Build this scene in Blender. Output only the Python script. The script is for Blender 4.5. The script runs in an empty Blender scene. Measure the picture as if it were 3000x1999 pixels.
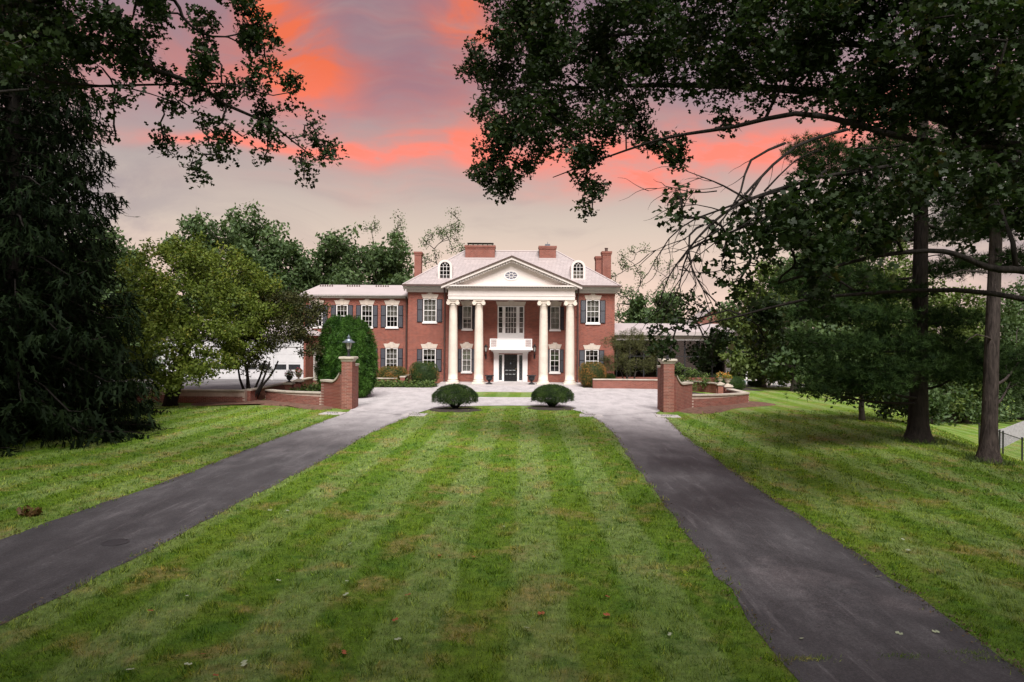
import bpy, math, random
import numpy as np
from mathutils import Matrix, Vector

random.seed(7)
rng = np.random.default_rng(7)
S = bpy.context.scene
COL = S.collection
R = math.radians

# ------------------------------------------------------------------ camera
F, CH, TH = 2000.0, 3.25, 0.0065          # focal length in photo pixels, eye height, roll


def W(x, y, d):
    """photo pixel at a known distance -> world point"""
    a, b = x - 1500.0, y - 999.5
    return ((a + TH * b) * d / F, d, CH - (b - TH * a) * d / F)


def G(x, y, z=0.0):
    """photo pixel on level ground of height z"""
    a, b = x - 1500.0, y - 999.5
    return W(x, y, (CH - z) * F / (b - TH * a))


cam = bpy.data.objects.new('camera', bpy.data.cameras.new('camera'))
COL.objects.link(cam)
cam.data.lens, cam.data.sensor_width, cam.data.sensor_fit = 24.0, 36.0, 'HORIZONTAL'
cam.data.clip_start, cam.data.clip_end = 0.1, 2000.0
c, s = math.cos(TH), math.sin(TH)
cam.matrix_world = Matrix(((c, -s, 0, 0), (0, 0, -1, 0), (s, c, 0, CH), (0, 0, 0, 1)))
S.camera = cam

# ------------------------------------------------------------------ light
SUN_EL, SUN_AZ = 50.0, 6.0               # azimuth of the light's source seen from the lawn, 0 = behind the camera
SKY_STRENGTH = 0.245
sun = bpy.data.objects.new('sun', bpy.data.lights.new('sun', 'SUN'))
COL.objects.link(sun)
sun.data.energy, sun.data.angle, sun.data.color = 1.5, R(32), (1.0, 0.965, 0.92)
el, az = R(SUN_EL), R(SUN_AZ)
src = Vector((math.sin(az) * math.cos(el), -math.cos(az) * math.cos(el), math.sin(el)))
sun.rotation_euler = src.to_track_quat('Z', 'Y').to_euler()
vs = S.view_settings
vs.view_transform, vs.look, vs.exposure, vs.gamma = 'Standard', 'None', 2.17, 1.0
vs.use_curve_mapping = False
try:
    S.cycles.max_bounces = 6
    S.cycles.diffuse_bounces = 3
    S.cycles.glossy_bounces = 3
    S.cycles.transmission_bounces = 4
    S.cycles.transparent_max_bounces = 8
    S.cycles.use_denoising = True
except Exception:
    pass


# ------------------------------------------------------------------ node helpers
class N:
    def __init__(self, tree):
        self.t = tree
        self.n, self.l = tree.nodes, tree.links

    def new(self, typ, **kw):
        nd = self.n.new(typ)
        for k, v in kw.items():
            setattr(nd, k, v)
        return nd

    def put(self, sock, v):
        if v is None:
            return
        if isinstance(v, bpy.types.NodeSocket):
            self.l.new(v, sock)
        else:
            if sock.type == 'RGBA' and not isinstance(v, (int, float)) and len(v) == 3:
                v = (*v, 1.0)
            sock.default_value = v

    def math(self, op, a, b=None, cc=None, clamp=False):
        nd = self.new('ShaderNodeMath', operation=op, use_clamp=clamp)
        for i, v in enumerate((a, b, cc)):
            self.put(nd.inputs[i], v)
        return nd.outputs[0]

    def mix(self, f, a, b, blend='MIX'):
        nd = self.new('ShaderNodeMix', data_type='RGBA', blend_type=blend)
        self.put(nd.inputs[0], f); self.put(nd.inputs[6], a); self.put(nd.inputs[7], b)
        return nd.outputs[2]

    def noise(self, vec, scale, detail=3, rough=0.5, dist=0.0, out=0):
        nd = self.new('ShaderNodeTexNoise')
        self.put(nd.inputs['Vector'], vec)
        nd.inputs['Scale'].default_value = scale
        nd.inputs['Detail'].default_value = detail
        nd.inputs['Roughness'].default_value = rough
        nd.inputs['Distortion'].default_value = dist
        return nd.outputs[out]

    def ramp(self, f, stops, interp='LINEAR'):
        nd = self.new('ShaderNodeValToRGB')
        cr = nd.color_ramp
        cr.interpolation = interp
        while len(cr.elements) < len(stops):
            cr.elements.new(0.5)
        for e, (p, col) in zip(cr.elements, stops):
            e.position = p
            e.color = (*col, 1.0) if hasattr(col, '__len__') else (col, col, col, 1.0)
        self.put(nd.inputs[0], f)
        return nd.outputs[0]

    def smooth(self, v, a, b):
        nd = self.new('ShaderNodeMapRange', interpolation_type='SMOOTHSTEP')
        self.put(nd.inputs[0], v)
        nd.inputs[1].default_value, nd.inputs[2].default_value = a, b
        nd.inputs[3].default_value, nd.inputs[4].default_value = 0.0, 1.0
        return nd.outputs[0]

    def sep(self, v):
        nd = self.new('ShaderNodeSeparateXYZ'); self.put(nd.inputs[0], v)
        return nd.outputs

    def comb(self, x, y, z):
        nd = self.new('ShaderNodeCombineXYZ')
        for i, v in enumerate((x, y, z)):
            self.put(nd.inputs[i], v)
        return nd.outputs[0]

    def pos(self):
        return self.new('ShaderNodeNewGeometry').outputs['Position']

    def vmul(self, v, k):
        nd = self.new('ShaderNodeVectorMath', operation='MULTIPLY')
        self.put(nd.inputs[0], v); nd.inputs[1].default_value = k
        return nd.outputs[0]


# ------------------------------------------------------------------ sky
wd = bpy.data.worlds.new('World'); S.world = wd; wd.use_nodes = True
n = N(wd.node_tree); n.n.clear()
D = n.new('ShaderNodeTexCoord').outputs['Generated']
X, Y, Zc = n.sep(D)[0:3]
zz = n.math('MAXIMUM', Zc, 0.0)
base = n.ramp(zz, [(0.0, (0.88, 0.63, 0.53)), (0.10, (0.82, 0.62, 0.51)), (0.16, (0.66, 0.545, 0.46)), (0.23, (0.47, 0.40, 0.375)),
                   (0.32, (0.35, 0.255, 0.285)), (0.45, (0.27, 0.185, 0.225)), (0.7, (0.30, 0.27, 0.32)), (1.0, (0.34, 0.33, 0.38))])
warp = n.noise(D, 2.2, 3, 0.55, out=1)
wv = n.new('ShaderNodeVectorMath', operation='MULTIPLY_ADD')
n.put(wv.inputs[0], warp); wv.inputs[1].default_value = (0.30, 0.30, 0.22); n.put(wv.inputs[2], D)
Dw = wv.outputs[0]
zw = n.math('SUBTRACT', n.sep(Dw)[2], 0.11)
# slate patches, side darkening and lit cloud banks: named banks towards the house, the same kind of cloud all round elsewhere
yw = n.math('MAXIMUM', n.sep(Dw)[1], 0.05)
uu = n.math('DIVIDE', n.math('SUBTRACT', n.sep(Dw)[0], 0.15), n.math('SUBTRACT', yw, 0.10))
vv = n.math('DIVIDE', zw, n.math('SUBTRACT', yw, 0.10))
ahead = n.smooth(Y, 0.35, 0.75)


def banks(lst):
    tot = None
    for u0, v0, su, sv, k in lst:
        q1 = n.math('POWER', n.math('DIVIDE', n.math('SUBTRACT', uu, u0), su), 2.0)
        q2 = n.math('POWER', n.math('DIVIDE', n.math('SUBTRACT', vv, v0), sv), 2.0)
        g = n.math('MULTIPLY', n.math('EXPONENT', n.math('MULTIPLY', n.math('ADD', q1, q2), -1.0)), k)
        tot = g if tot is None else n.math('ADD', tot, g)
    return tot


cn = n.noise(n.vmul(Dw, (6.5, 6.5, 17.0)), 1.0, 7, 0.60, 0.25)
wisp = n.noise(n.vmul(Dw, (9.0, 9.0, 34.0)), 1.0, 6, 0.60, 0.3)
pl = n.noise(n.vmul(Dw, (3.4, 3.4, 5.0)), 1.0, 5, 0.5)
slate = banks([(-.20, .40, .08, .035, .9), (-.12, .42, .09, .03, .7), (-.12, .35, .13, .05, .9), (.12, .42, .2, .06, .5), (-.62, .16, .22, .12, .55), (.72, .14, .22, .16, .75), (-.6, .45, .2, .1, .5)])  # low banks at both sides are added to imitate vignette darkening
slate = n.math('MULTIPLY', slate, n.math('ADD', 0.15, n.math('MULTIPLY', n.smooth(cn, 0.33, 0.66), 1.1)))
slo = n.math('MULTIPLY', n.smooth(pl, 0.5, 0.66), n.smooth(zz, 0.24, 0.40))
slm = n.math('ADD', n.math('MULTIPLY', slate, ahead), n.math('MULTIPLY', slo, n.math('SUBTRACT', 1.0, ahead)))
col = n.mix(n.math('MULTIPLY', slm, 0.85, clamp=True), base, (0.205, 0.185, 0.255))
lit = banks([(-.12, .258, .14, .026, 1.25), (-.40, .258, .17, .010, .6), (.155, .226, .10, .030, .7), (.33, .275, .15, .034, .9), (-.245, .365, .050, .055, .95), (-.285, .455, .05, .04, .6), (-.18, .490, .10, .022, 1.0),
             (-.066, .42, .030, .07, .55), (-.39, .385, .12, .05, .34), (-.07, .395, .05, .012, .5), (.0, .20, .3, .02, .12), (.55, .33, .15, .05, .6), (-.16, .37, .26, .12, .20), (.2, .25, .22, .05, .22), (-.65, .36, .15, .06, .4)])
tex = n.math('ADD', n.math('MULTIPLY', n.smooth(cn, 0.34, 0.64), 0.85), n.math('MULTIPLY', n.smooth(wisp, 0.38, 0.66), 0.45))
lit = n.math('MULTIPLY', lit, n.math('ADD', 0.34, tex))
lo_ = n.math('MULTIPLY', n.smooth(n.noise(n.vmul(Dw, (2.6, 2.6, 6.0)), 1.0, 5, 0.52), 0.50, 0.64), n.math('MULTIPLY', n.smooth(zz, 0.16, 0.28), n.math('SUBTRACT', 1.0, n.math('MULTIPLY', n.smooth(zz, 0.50, 0.75), 0.92))))
lm = n.math('ADD', n.math('MULTIPLY', lit, ahead), n.math('MULTIPLY', lo_, n.math('SUBTRACT', 1.0, ahead)), clamp=True)
glow = n.mix(n.smooth(zz, 0.24, 0.38), (1.02, 0.255, 0.185), (0.80, 0.165, 0.080))
col = n.mix(lm, col, glow)
wi = n.noise(n.vmul(Dw, (5.0, 5.0, 26.0)), 1.0, 6, 0.58, 0.3)
col = n.mix(n.math('MULTIPLY', n.smooth(wi, 0.46, 0.70), 0.34), col, (0.42, 0.335, 0.325))
bg = n.new('ShaderNodeBackground')
n.put(bg.inputs[0], col); bg.inputs[1].default_value = SKY_STRENGTH
out = n.new('ShaderNodeOutputWorld'); n.l.new(bg.outputs[0], out.inputs[0])


# ------------------------------------------------------------------ materials
def principled(name):
    m = bpy.data.materials.new(name); m.use_nodes = True
    nn = N(m.node_tree)
    b = next(k for k in nn.n if k.type == 'BSDF_PRINCIPLED')
    return m, nn, b


def plain(name, col, rough=0.55, var=0.12, scale=3.0, bump=0.0, bscale=40.0, metal=0.0, spec=0.4):
    m, nn, b = principled(name)
    p = nn.pos()
    f = nn.noise(p, scale, 4, 0.6)
    f2 = nn.noise(p, scale * 9, 3, 0.6)
    f = nn.math('ADD', nn.math('MULTIPLY', f, 0.7), nn.math('MULTIPLY', f2, 0.3))
    lo = tuple(k * (1 - var * 1.6) for k in col); hi = tuple(min(1, k * (1 + var)) for k in col)
    nn.put(b.inputs['Base Color'], nn.ramp(f, [(0.3, lo), (0.5, col), (0.72, hi)]))
    b.inputs['Roughness'].default_value = rough
    b.inputs['Metallic'].default_value = metal
    b.inputs['Specular IOR Level'].default_value = spec
    if bump:
        bp = nn.new('ShaderNodeBump'); bp.inputs['Strength'].default_value = bump; bp.inputs['Distance'].default_value = 0.02
        nn.put(bp.inputs['Height'], nn.noise(p, bscale, 4, 0.6)); nn.l.new(bp.outputs[0], b.inputs['Normal'])
    return m


def brick_mat(name, c1, c2, mortar, stain=0.25):
    m, nn, b = principled(name)
    p = nn.pos(); x, y, z = nn.sep(p)[0:3]
    v = nn.comb(nn.math('ADD', x, y), z, 0.0)
    t = nn.new('ShaderNodeTexBrick'); nn.put(t.inputs['Vector'], v)
    nn.put(t.inputs['Color1'], c1); nn.put(t.inputs['Color2'], c2); nn.put(t.inputs['Mortar'], mortar)
    t.inputs['Scale'].default_value = 1.0
    t.inputs['Mortar Size'].default_value = 0.0065
    t.inputs['Mortar Smooth'].default_value = 0.2
    t.inputs['Brick Width'].default_value = 0.213
    t.inputs['Row Height'].default_value = 0.0677
    t.inputs['Bias'].default_value = -0.1
    f = nn.noise(p, 0.9, 5, 0.6)
    colr = nn.mix(nn.math('MULTIPLY', nn.smooth(f, 0.45, 0.75), stain), t.outputs[0], (0.30, 0.15, 0.13))
    f3 = nn.noise(nn.vmul(p, (1.6, 1.6, 0.25)), 1.0, 4, 0.6)
    colr = nn.mix(nn.math('MULTIPLY', nn.smooth(f3, 0.5, 0.8), stain), colr, (0.14, 0.055, 0.045))
    nn.put(b.inputs['Base Color'], colr)
    b.inputs['Roughness'].default_value = 0.85
    b.inputs['Specular IOR Level'].default_value = 0.2
    bp = nn.new('ShaderNodeBump'); bp.inputs['Strength'].default_value = 0.5; bp.inputs['Distance'].default_value = 0.008; bp.invert = True
    nn.l.new(t.outputs['Fac'], bp.inputs['Height']); nn.l.new(bp.outputs[0], b.inputs['Normal'])
    return m


def single_brick_mat(name):
    m, nn, b = principled(name)
    oi = nn.new('ShaderNodeObjectInfo').outputs['Random']
    p = nn.pos()
    cc = nn.ramp(oi, [(0.0, (0.125, 0.040, 0.030)), (0.4, (0.185, 0.056, 0.041)), (0.75, (0.225, 0.072, 0.052)), (1.0, (0.15, 0.06, 0.047))])
    f = nn.noise(p, 30, 4, 0.6)
    nn.put(b.inputs['Base Color'], nn.mix(nn.math('MULTIPLY', f, 0.25), cc, (0.34, 0.18, 0.14)))
    b.inputs['Roughness'].default_value = 0.85
    b.inputs['Specular IOR Level'].default_value = 0.2
    return m


def leaf_mat(name, dark, light, odd=None,  trans=0.28, rough=0.55, spec=0.22):
    m, nn, b = principled(name)
    a = nn.new('ShaderNodeAttribute'); a.attribute_name = 'rnd'
    f = a.outputs['Fac']
    stops = [(0.0, dark), (0.85, light)]
    if odd:
        stops = [(0.0, dark), (0.8, light), (0.95, odd)] if 'orange' not in name else [(0.0, dark), (0.42, light), (0.66, odd)]
    cc = nn.ramp(f, stops)
    nn.put(b.inputs['Base Color'], cc)
    b.inputs['Roughness'].default_value = rough
    b.inputs['Specular IOR Level'].default_value = spec
    tr = nn.new('ShaderNodeBsdfTranslucent')
    nn.put(tr.inputs[0], nn.mix(1.0, cc, (1.0, 1.1, 0.55, 1.0), 'MULTIPLY'))
    mx = nn.new('ShaderNodeMixShader'); mx.inputs[0].default_value = trans
    nn.l.new(b.outputs[0], mx.inputs[1]); nn.l.new(tr.outputs[0], mx.inputs[2])
    o = next(k for k in nn.n if k.type == 'OUTPUT_MATERIAL')
    nn.l.new(mx.outputs[0], o.inputs[0])
    return m


def glass_mat(name):
    m, nn, b = principled(name)
    fr = nn.new('ShaderNodeFresnel'); fr.inputs[0].default_value = 1.5
    gl = nn.new('ShaderNodeBsdfGlossy'); gl.inputs['Roughness'].default_value = 0.03
    tr = nn.new('ShaderNodeBsdfTransparent'); tr.inputs[0].default_value = (0.84, 0.86, 0.86, 1)
    mx = nn.new('ShaderNodeMixShader')
    nn.put(mx.inputs[0], nn.math('ADD', fr.outputs[0], 0.02))
    nn.l.new(tr.outputs[0], mx.inputs[1]); nn.l.new(gl.outputs[0], mx.inputs[2])
    o = next(k for k in nn.n if k.type == 'OUTPUT_MATERIAL')
    nn.l.new(mx.outputs[0], o.inputs[0])
    return m


def grass_colour(nn, p, stripes=True):
    x, y, z = nn.sep(p)[0:3]
    # mowing stripes run away from the road towards the house, a little fanned; the sheen of leaning blades is painted into the colour
    wob = nn.noise(p, 0.35, 2, 0.5)
    xx = nn.math('ADD', nn.math('ADD', x, nn.math('MULTIPLY', y, -0.018)), nn.math('MULTIPLY', wob, 0.32))
    st = nn.math('SINE', nn.math('MULTIPLY', xx, math.pi / 0.74))
    st = nn.smooth(st, -0.32, 0.32)
    st = nn.math('MULTIPLY', st, nn.math('ADD', 0.45, nn.math('MULTIPLY', nn.smooth(nn.noise(p, 0.45, 4, 0.65), 0.34, 0.62), 0.55)))
    big = nn.noise(p, 0.22, 4, 0.6)
    med = nn.noise(p, 0.9, 4, 0.65, 0.4)
    fine = nn.noise(p, 7.0, 4, 0.7)
    tiny = nn.noise(p, 60.0, 3, 0.7)
    c1 = nn.mix(nn.smooth(big, 0.35, 0.65), (0.110, 0.205, 0.022), (0.165, 0.255, 0.028))
    c1 = nn.mix(nn.math('MULTIPLY', st, 0.64), c1, (0.265, 0.345, 0.130))
    # deep clover-green patches
    c1 = nn.mix(nn.math('MULTIPLY', nn.smooth(nn.noise(p, 1.7, 4, 0.65, 0.6), 0.52, 0.66), 0.55), c1, (0.055, 0.145, 0.020))
    # dry straw patches
    dry = nn.math('MULTIPLY', nn.smooth(med, 0.50, 0.66), nn.smooth(fine, 0.25, 0.60))
    c1 = nn.mix(nn.math('MULTIPLY', dry, 0.70), c1, (0.300, 0.220, 0.095))
    k = nn.math('ADD', nn.math('MULTIPLY', fine, 0.7), nn.math('MULTIPLY', tiny, 0.6))
    return nn.mix(1.0, c1, nn.ramp(k, [(0.38, 0.30), (0.65, 0.95), (0.92, 1.75)]), 'MULTIPLY')


def grass_mat(name, blade=False):
    m, nn, b = principled(name)
    p = nn.pos()
    cc = grass_colour(nn, p)
    b.inputs['Roughness'].default_value = 0.7
    b.inputs['Specular IOR Level'].default_value = 0.15
    if blade:
        a = nn.new('ShaderNodeAttribute'); a.attribute_name = 'rnd'
        cc = nn.mix(1.0, cc, nn.ramp(a.outputs['Fac'], [(0.0, (0.34, 0.42, 0.26)), (0.55, (0.95, 1.02, 0.72)), (1.0, (2.0, 1.75, 1.3))]), 'MULTIPLY')
        tr = nn.new('ShaderNodeBsdfTranslucent'); nn.put(tr.inputs[0], cc)
        mx = nn.new('ShaderNodeMixShader'); mx.inputs[0].default_value = 0.3
        nn.l.new(b.outputs[0], mx.inputs[1]); nn.l.new(tr.outputs[0], mx.inputs[2])
        o = next(k for k in nn.n if k.type == 'OUTPUT_MATERIAL'); nn.l.new(mx.outputs[0], o.inputs[0])
    else:
        bp = nn.new('ShaderNodeBump'); bp.inputs['Strength'].default_value = 0.9; bp.inputs['Distance'].default_value = 0.05
        nn.put(bp.inputs['Height'], nn.math('ADD', nn.noise(p, 14, 5, 0.75), nn.math('MULTIPLY', nn.noise(p, 70, 3, 0.7), 0.6)))
        nn.l.new(bp.outputs[0], b.inputs['Normal'])
    nn.put(b.inputs['Base Color'], cc)
    return m


def paving_mat(name, pale=True):
    """worn asphalt that gives way to the pale gritty surface of the court"""
    m, nn, b = principled(name)
    p = nn.pos(); x, y, z = nn.sep(p)[0:3]
    big = nn.noise(p, 0.35, 5, 0.62, 0.5)
    med = nn.noise(nn.vmul(p, (1.2, 0.45, 1.0)), 1.3, 5, 0.65)
    grit = nn.noise(p, 42, 6, 0.8)
    asp = nn.ramp(med, [(0.28, (0.038, 0.036, 0.039)), (0.5, (0.060, 0.057, 0.061)), (0.72, (0.108, 0.103, 0.108))])
    court = nn.ramp(med, [(0.25, (0.29, 0.27, 0.275)), (0.5, (0.42, 0.39, 0.395)), (0.75, (0.51, 0.475, 0.48))])
    t = nn.math('ADD', y, nn.math('MULTIPLY', nn.math('SUBTRACT', big, 0.5), 9.0))
    cm = nn.smooth(t, 17.0, 34.0)  # fade is partly wear, partly vignette darkening painted along the drive
    cm = cm if pale else nn.math('MULTIPLY', cm, 0.22)
    cc = nn.mix(cm, asp, court)
    fade = nn.math('SUBTRACT', 1.0, nn.math('MULTIPLY', cm, 0.85))
    cc = nn.mix(nn.math('MULTIPLY', nn.smooth(big, 0.57, 0.70), nn.math('MULTIPLY', fade, 0.35)), cc, (0.20, 0.175, 0.18))
    strk = nn.noise(nn.vmul(p, (5.0, 0.5, 1.0)), 1.0, 6, 0.7, 0.4)
    cc = nn.mix(nn.math('MULTIPLY', nn.smooth(strk, 0.55, 0.72), nn.math('MULTIPLY', fade, 0.28)), cc, (0.26, 0.24, 0.25))
    cc = nn.mix(nn.math('MULTIPLY', nn.smooth(nn.noise(p, 2.6, 6, 0.7), 0.58, 0.72), nn.math('MULTIPLY', fade, 0.35)), cc, (0.028, 0.026, 0.030))
    cc = nn.mix(1.0, cc, nn.ramp(grit, [(0.3, 0.55), (0.5, 1.0), (0.70, 1.75)]), 'MULTIPLY')
    # hairline cracks
    vo = nn.new('ShaderNodeTexVoronoi', feature='DISTANCE_TO_EDGE')
    wv = nn.new('ShaderNodeVectorMath', operation='MULTIPLY_ADD')
    nn.put(wv.inputs[0], nn.noise(p, 1.1, 4, 0.6, out=1)); wv.inputs[1].default_value = (1.6, 1.6, 0); nn.put(wv.inputs[2], p)
    nn.put(vo.inputs['Vector'], wv.outputs[0]); vo.inputs['Scale'].default_value = 0.27
    ck = nn.math('SUBTRACT', 1.0, nn.smooth(vo.outputs[0], 0.002, 0.009))
    ck = nn.math('MULTIPLY', ck, nn.smooth(nn.noise(p, 0.5, 2), 0.46, 0.6))
    cc = nn.mix(nn.math('MULTIPLY', ck, 0.3), cc, (0.03, 0.028, 0.028))
    nn.put(b.inputs['Base Color'], cc)
    b.inputs['Roughness'].default_value = 0.72
    b.inputs['Specular IOR Level'].default_value = 0.35
    bp = nn.new('ShaderNodeBump'); bp.inputs['Strength'].default_value = 0.5; bp.inputs['Distance'].default_value = 0.01
    nn.put(bp.inputs['Height'], nn.noise(p, 130, 3, 0.7)); nn.l.new(bp.outputs[0], b.inputs['Normal'])
    return m


def slate_mat(name, col):
    m, nn, b = principled(name)
    p = nn.pos(); x, y, z = nn.sep(p)[0:3]
    t = nn.new('ShaderNodeTexBrick'); nn.put(t.inputs['Vector'], nn.comb(nn.math('ADD', x, nn.math('MULTIPLY', y, 0.6)), z, 0.0))
    nn.put(t.inputs['Color1'], col); nn.put(t.inputs['Color2'], tuple(k * 0.86 for k in col)); nn.put(t.inputs['Mortar'], tuple(k * 0.40 for k in col))
    t.inputs['Scale'].default_value = 1.0; t.inputs['Mortar Size'].default_value = 0.006
    t.inputs['Brick Width'].default_value = 0.30; t.inputs['Row Height'].default_value = 0.125
    f = nn.noise(p, 0.8, 4, 0.6)
    nn.put(b.inputs['Base Color'], nn.mix(nn.math('MULTIPLY', f, 0.3), t.outputs[0], tuple(k * 0.75 for k in col)))
    b.inputs['Roughness'].default_value = 0.6
    bp = nn.new('ShaderNodeBump'); bp.inputs['Strength'].default_value = 0.6; bp.inputs['Distance'].default_value = 0.012; bp.invert = True
    nn.l.new(t.outputs['Fac'], bp.inputs['Height']); nn.l.new(bp.outputs[0], b.inputs['Normal'])
    return m


def bark_mat(name, lo, hi):
    m, nn, b = principled(name)
    p = nn.pos()
    f = nn.noise(nn.vmul(p, (14, 14, 2.6)), 1.0, 5, 0.65, 0.6)
    nn.put(b.inputs['Base Color'], nn.ramp(f, [(0.32, lo), (0.68, hi)]))
    b.inputs['Roughness'].default_value = 0.9
    b.inputs['Specular IOR Level'].default_value = 0.1
    bp = nn.new('ShaderNodeBump'); bp.inputs['Strength'].default_value = 1.0; bp.inputs['Distance'].default_value = 0.05
    nn.put(bp.inputs['Height'], f); nn.l.new(bp.outputs[0], b.inputs['Normal'])
    return m


MT = dict(
    grass=grass_mat('lawn_grass'), blade=grass_mat('grass_blade', True), paving=paving_mat('worn_paving'), asphalt=paving_mat('grey_asphalt', False),
    brick=brick_mat('red_brick', (0.265, 0.070, 0.047), (0.155, 0.041, 0.030), (0.32, 0.22, 0.18)),
    brick_old=brick_mat('weathered_brick', (0.23, 0.070, 0.051), (0.15, 0.045, 0.034), (0.30, 0.21, 0.17), 0.4),
    onebrick=single_brick_mat('garden_brick'),
    mortar=plain('mortar', (0.38, 0.29, 0.24), 0.9, 0.15, 8.0),
    white=plain('white_paint', (0.70, 0.675, 0.665), 0.45, 0.05, 1.5),
    pedi=plain('pediment_paint', (0.67, 0.61, 0.58), 0.5, 0.07, 1.0),
    column=plain('cream_column_paint', (0.63, 0.56, 0.485), 0.55, 0.13, 0.9),
    stone=plain('limestone', (0.44, 0.39, 0.33), 0.8, 0.18, 4.0, 0.3),
    lintel=plain('carved_limestone', (0.54, 0.465, 0.40), 0.8, 0.15, 4.0, 0.2),
    slate=slate_mat('pale_slate', (0.41, 0.355, 0.35)), tinroof=plain('pale_metal_roof', (0.44, 0.385, 0.38), 0.5, 0.06, 0.8),
    copper=plain('dark_copper', (0.085, 0.052, 0.045), 0.5, 0.2, 6.0),
    shutter=plain('charcoal_shutter', (0.032, 0.033, 0.046), 0.45, 0.12, 5.0),
    shutter_edge=plain('black_shutter_rail', (0.010, 0.010, 0.014), 0.5, 0.1, 5.0),
    black=plain('black_gloss_paint', (0.010, 0.010, 0.011), 0.25, 0.1, 6.0),
    iron=plain('black_iron', (0.018, 0.018, 0.021), 0.5, 0.2, 10.0),
    pewter=plain('pewter_lamp_metal', (0.18, 0.21, 0.25), 0.35, 0.15, 10.0, metal=0.5),
    brass=plain('brass', (0.55, 0.40, 0.18), 0.3, 0.1, 10.0, metal=0.8),
    glass=glass_mat('window_glass'), gable_glass=plain('gable_glass', (0.16, 0.16, 0.20), 0.15, 0.2, 6.0, spec=0.5), milk=plain('milky_lamp_glass', (0.42, 0.40, 0.36), 0.2, 0.05),
    lead=plain('leaded_glass', (0.030, 0.032, 0.036), 0.12, 0.4, 14.0, spec=0.6),
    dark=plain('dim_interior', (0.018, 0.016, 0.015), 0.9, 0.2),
    curtain=plain('cream_curtain', (0.74, 0.68, 0.60), 0.9, 0.12, 7.0),
    concrete=plain('pale_concrete', (0.42, 0.385, 0.38), 0.8, 0.14, 1.2, 0.2),
    mulch=plain('brown_mulch', (0.150, 0.078, 0.055), 0.95, 0.45, 5.0, 1.0, 60.0),
    soil=plain('dark_soil', (0.045, 0.034, 0.028), 0.95, 0.35, 5.0, 0.8, 40.0),
    poolwater=plain('pool_water', (0.24, 0.42, 0.50), 0.08, 0.06, 0.6, spec=0.5),
    fence=plain('grey_white_boards', (0.36, 0.35, 0.39), 0.7, 0.35, 5.0),
    garage=plain('garage_paint', (0.54, 0.535, 0.545), 0.5, 0.06, 1.5), plate=plain('worn_iron_plate', (0.040, 0.038, 0.042), 0.6, 0.3, 8.0),
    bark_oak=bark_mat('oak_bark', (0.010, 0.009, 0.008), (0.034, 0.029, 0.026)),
    bark_dark=bark_mat('dark_pine_bark', (0.008, 0.007, 0.006), (0.032, 0.026, 0.023)),  # the oak's shade on this trunk is put into the bark colour
    bark_pine=bark_mat('pine_bark', (0.020, 0.016, 0.015), (0.090, 0.072, 0.066)),
    bark_grey=bark_mat('grey_bark', (0.040, 0.034, 0.030), (0.120, 0.105, 0.095)),
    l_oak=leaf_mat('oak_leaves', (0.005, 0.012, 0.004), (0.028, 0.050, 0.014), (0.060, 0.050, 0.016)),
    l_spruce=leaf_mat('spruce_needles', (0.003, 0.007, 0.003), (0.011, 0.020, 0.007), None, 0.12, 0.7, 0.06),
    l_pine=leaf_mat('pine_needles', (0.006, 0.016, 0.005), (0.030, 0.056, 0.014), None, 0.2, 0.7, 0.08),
    l_maple=leaf_mat('yellow_green_leaves', (0.040, 0.070, 0.012), (0.175, 0.225, 0.038), (0.26, 0.24, 0.045), 0.35),
    l_jap=leaf_mat('olive_leaves', (0.022, 0.028, 0.011), (0.070, 0.074, 0.024), (0.120, 0.072, 0.028), 0.28),
    l_far=leaf_mat('woodland_leaves', (0.040, 0.072, 0.030), (0.105, 0.160, 0.062), None, 0.3),  # leaf tone raised to stand in for distant haze
    l_pale=leaf_mat('pale_thin_leaves', (0.080, 0.120, 0.065), (0.150, 0.195, 0.100), None, 0.35),
    l_bright=leaf_mat('fresh_green_leaves', (0.058, 0.088, 0.022), (0.130, 0.175, 0.045), None, 0.3),
    l_arbor=leaf_mat('evergreen_sprays', (0.010, 0.042, 0.005), (0.070, 0.165, 0.022), None, 0.2),
    l_yew=leaf_mat('yew_sprays', (0.014, 0.034, 0.008), (0.060, 0.105, 0.018), None, 0.15),
    l_box=leaf_mat('clipped_shrub_leaves', (0.034, 0.060, 0.018), (0.085, 0.130, 0.030), (0.34, 0.155, 0.045), 0.2),
    l_boxo=leaf_mat('clipped_shrub_orange_leaves', (0.060, 0.075, 0.022), (0.130, 0.135, 0.035), (0.42, 0.19, 0.055), 0.2),
    l_juni=leaf_mat('juniper_sprays', (0.050, 0.058, 0.024), (0.120, 0.125, 0.045), None, 0.2),
    l_litter=leaf_mat('dead_leaf_crumbs', (0.050, 0.038, 0.026), (0.16, 0.12, 0.075), None, 0.1),
    l_ivy=leaf_mat('ground_cover_leaves', (0.030, 0.062, 0.018), (0.120, 0.175, 0.045), None, 0.25),
    l_flower=leaf_mat('red_flowers', (0.30, 0.03, 0.05), (0.60, 0.08, 0.10), None, 0.2),
    l_orange=leaf_mat('orange_flowers', (0.45, 0.16, 0.03), (0.70, 0.30, 0.06), None, 0.2),
    fallen=plain('pale_fallen_leaf', (0.32, 0.36, 0.24), 0.7, 0.2, 9.0), fallen_red=plain('russet_fallen_leaf', (0.30, 0.085, 0.035), 0.7, 0.2, 9.0),
)


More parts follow.
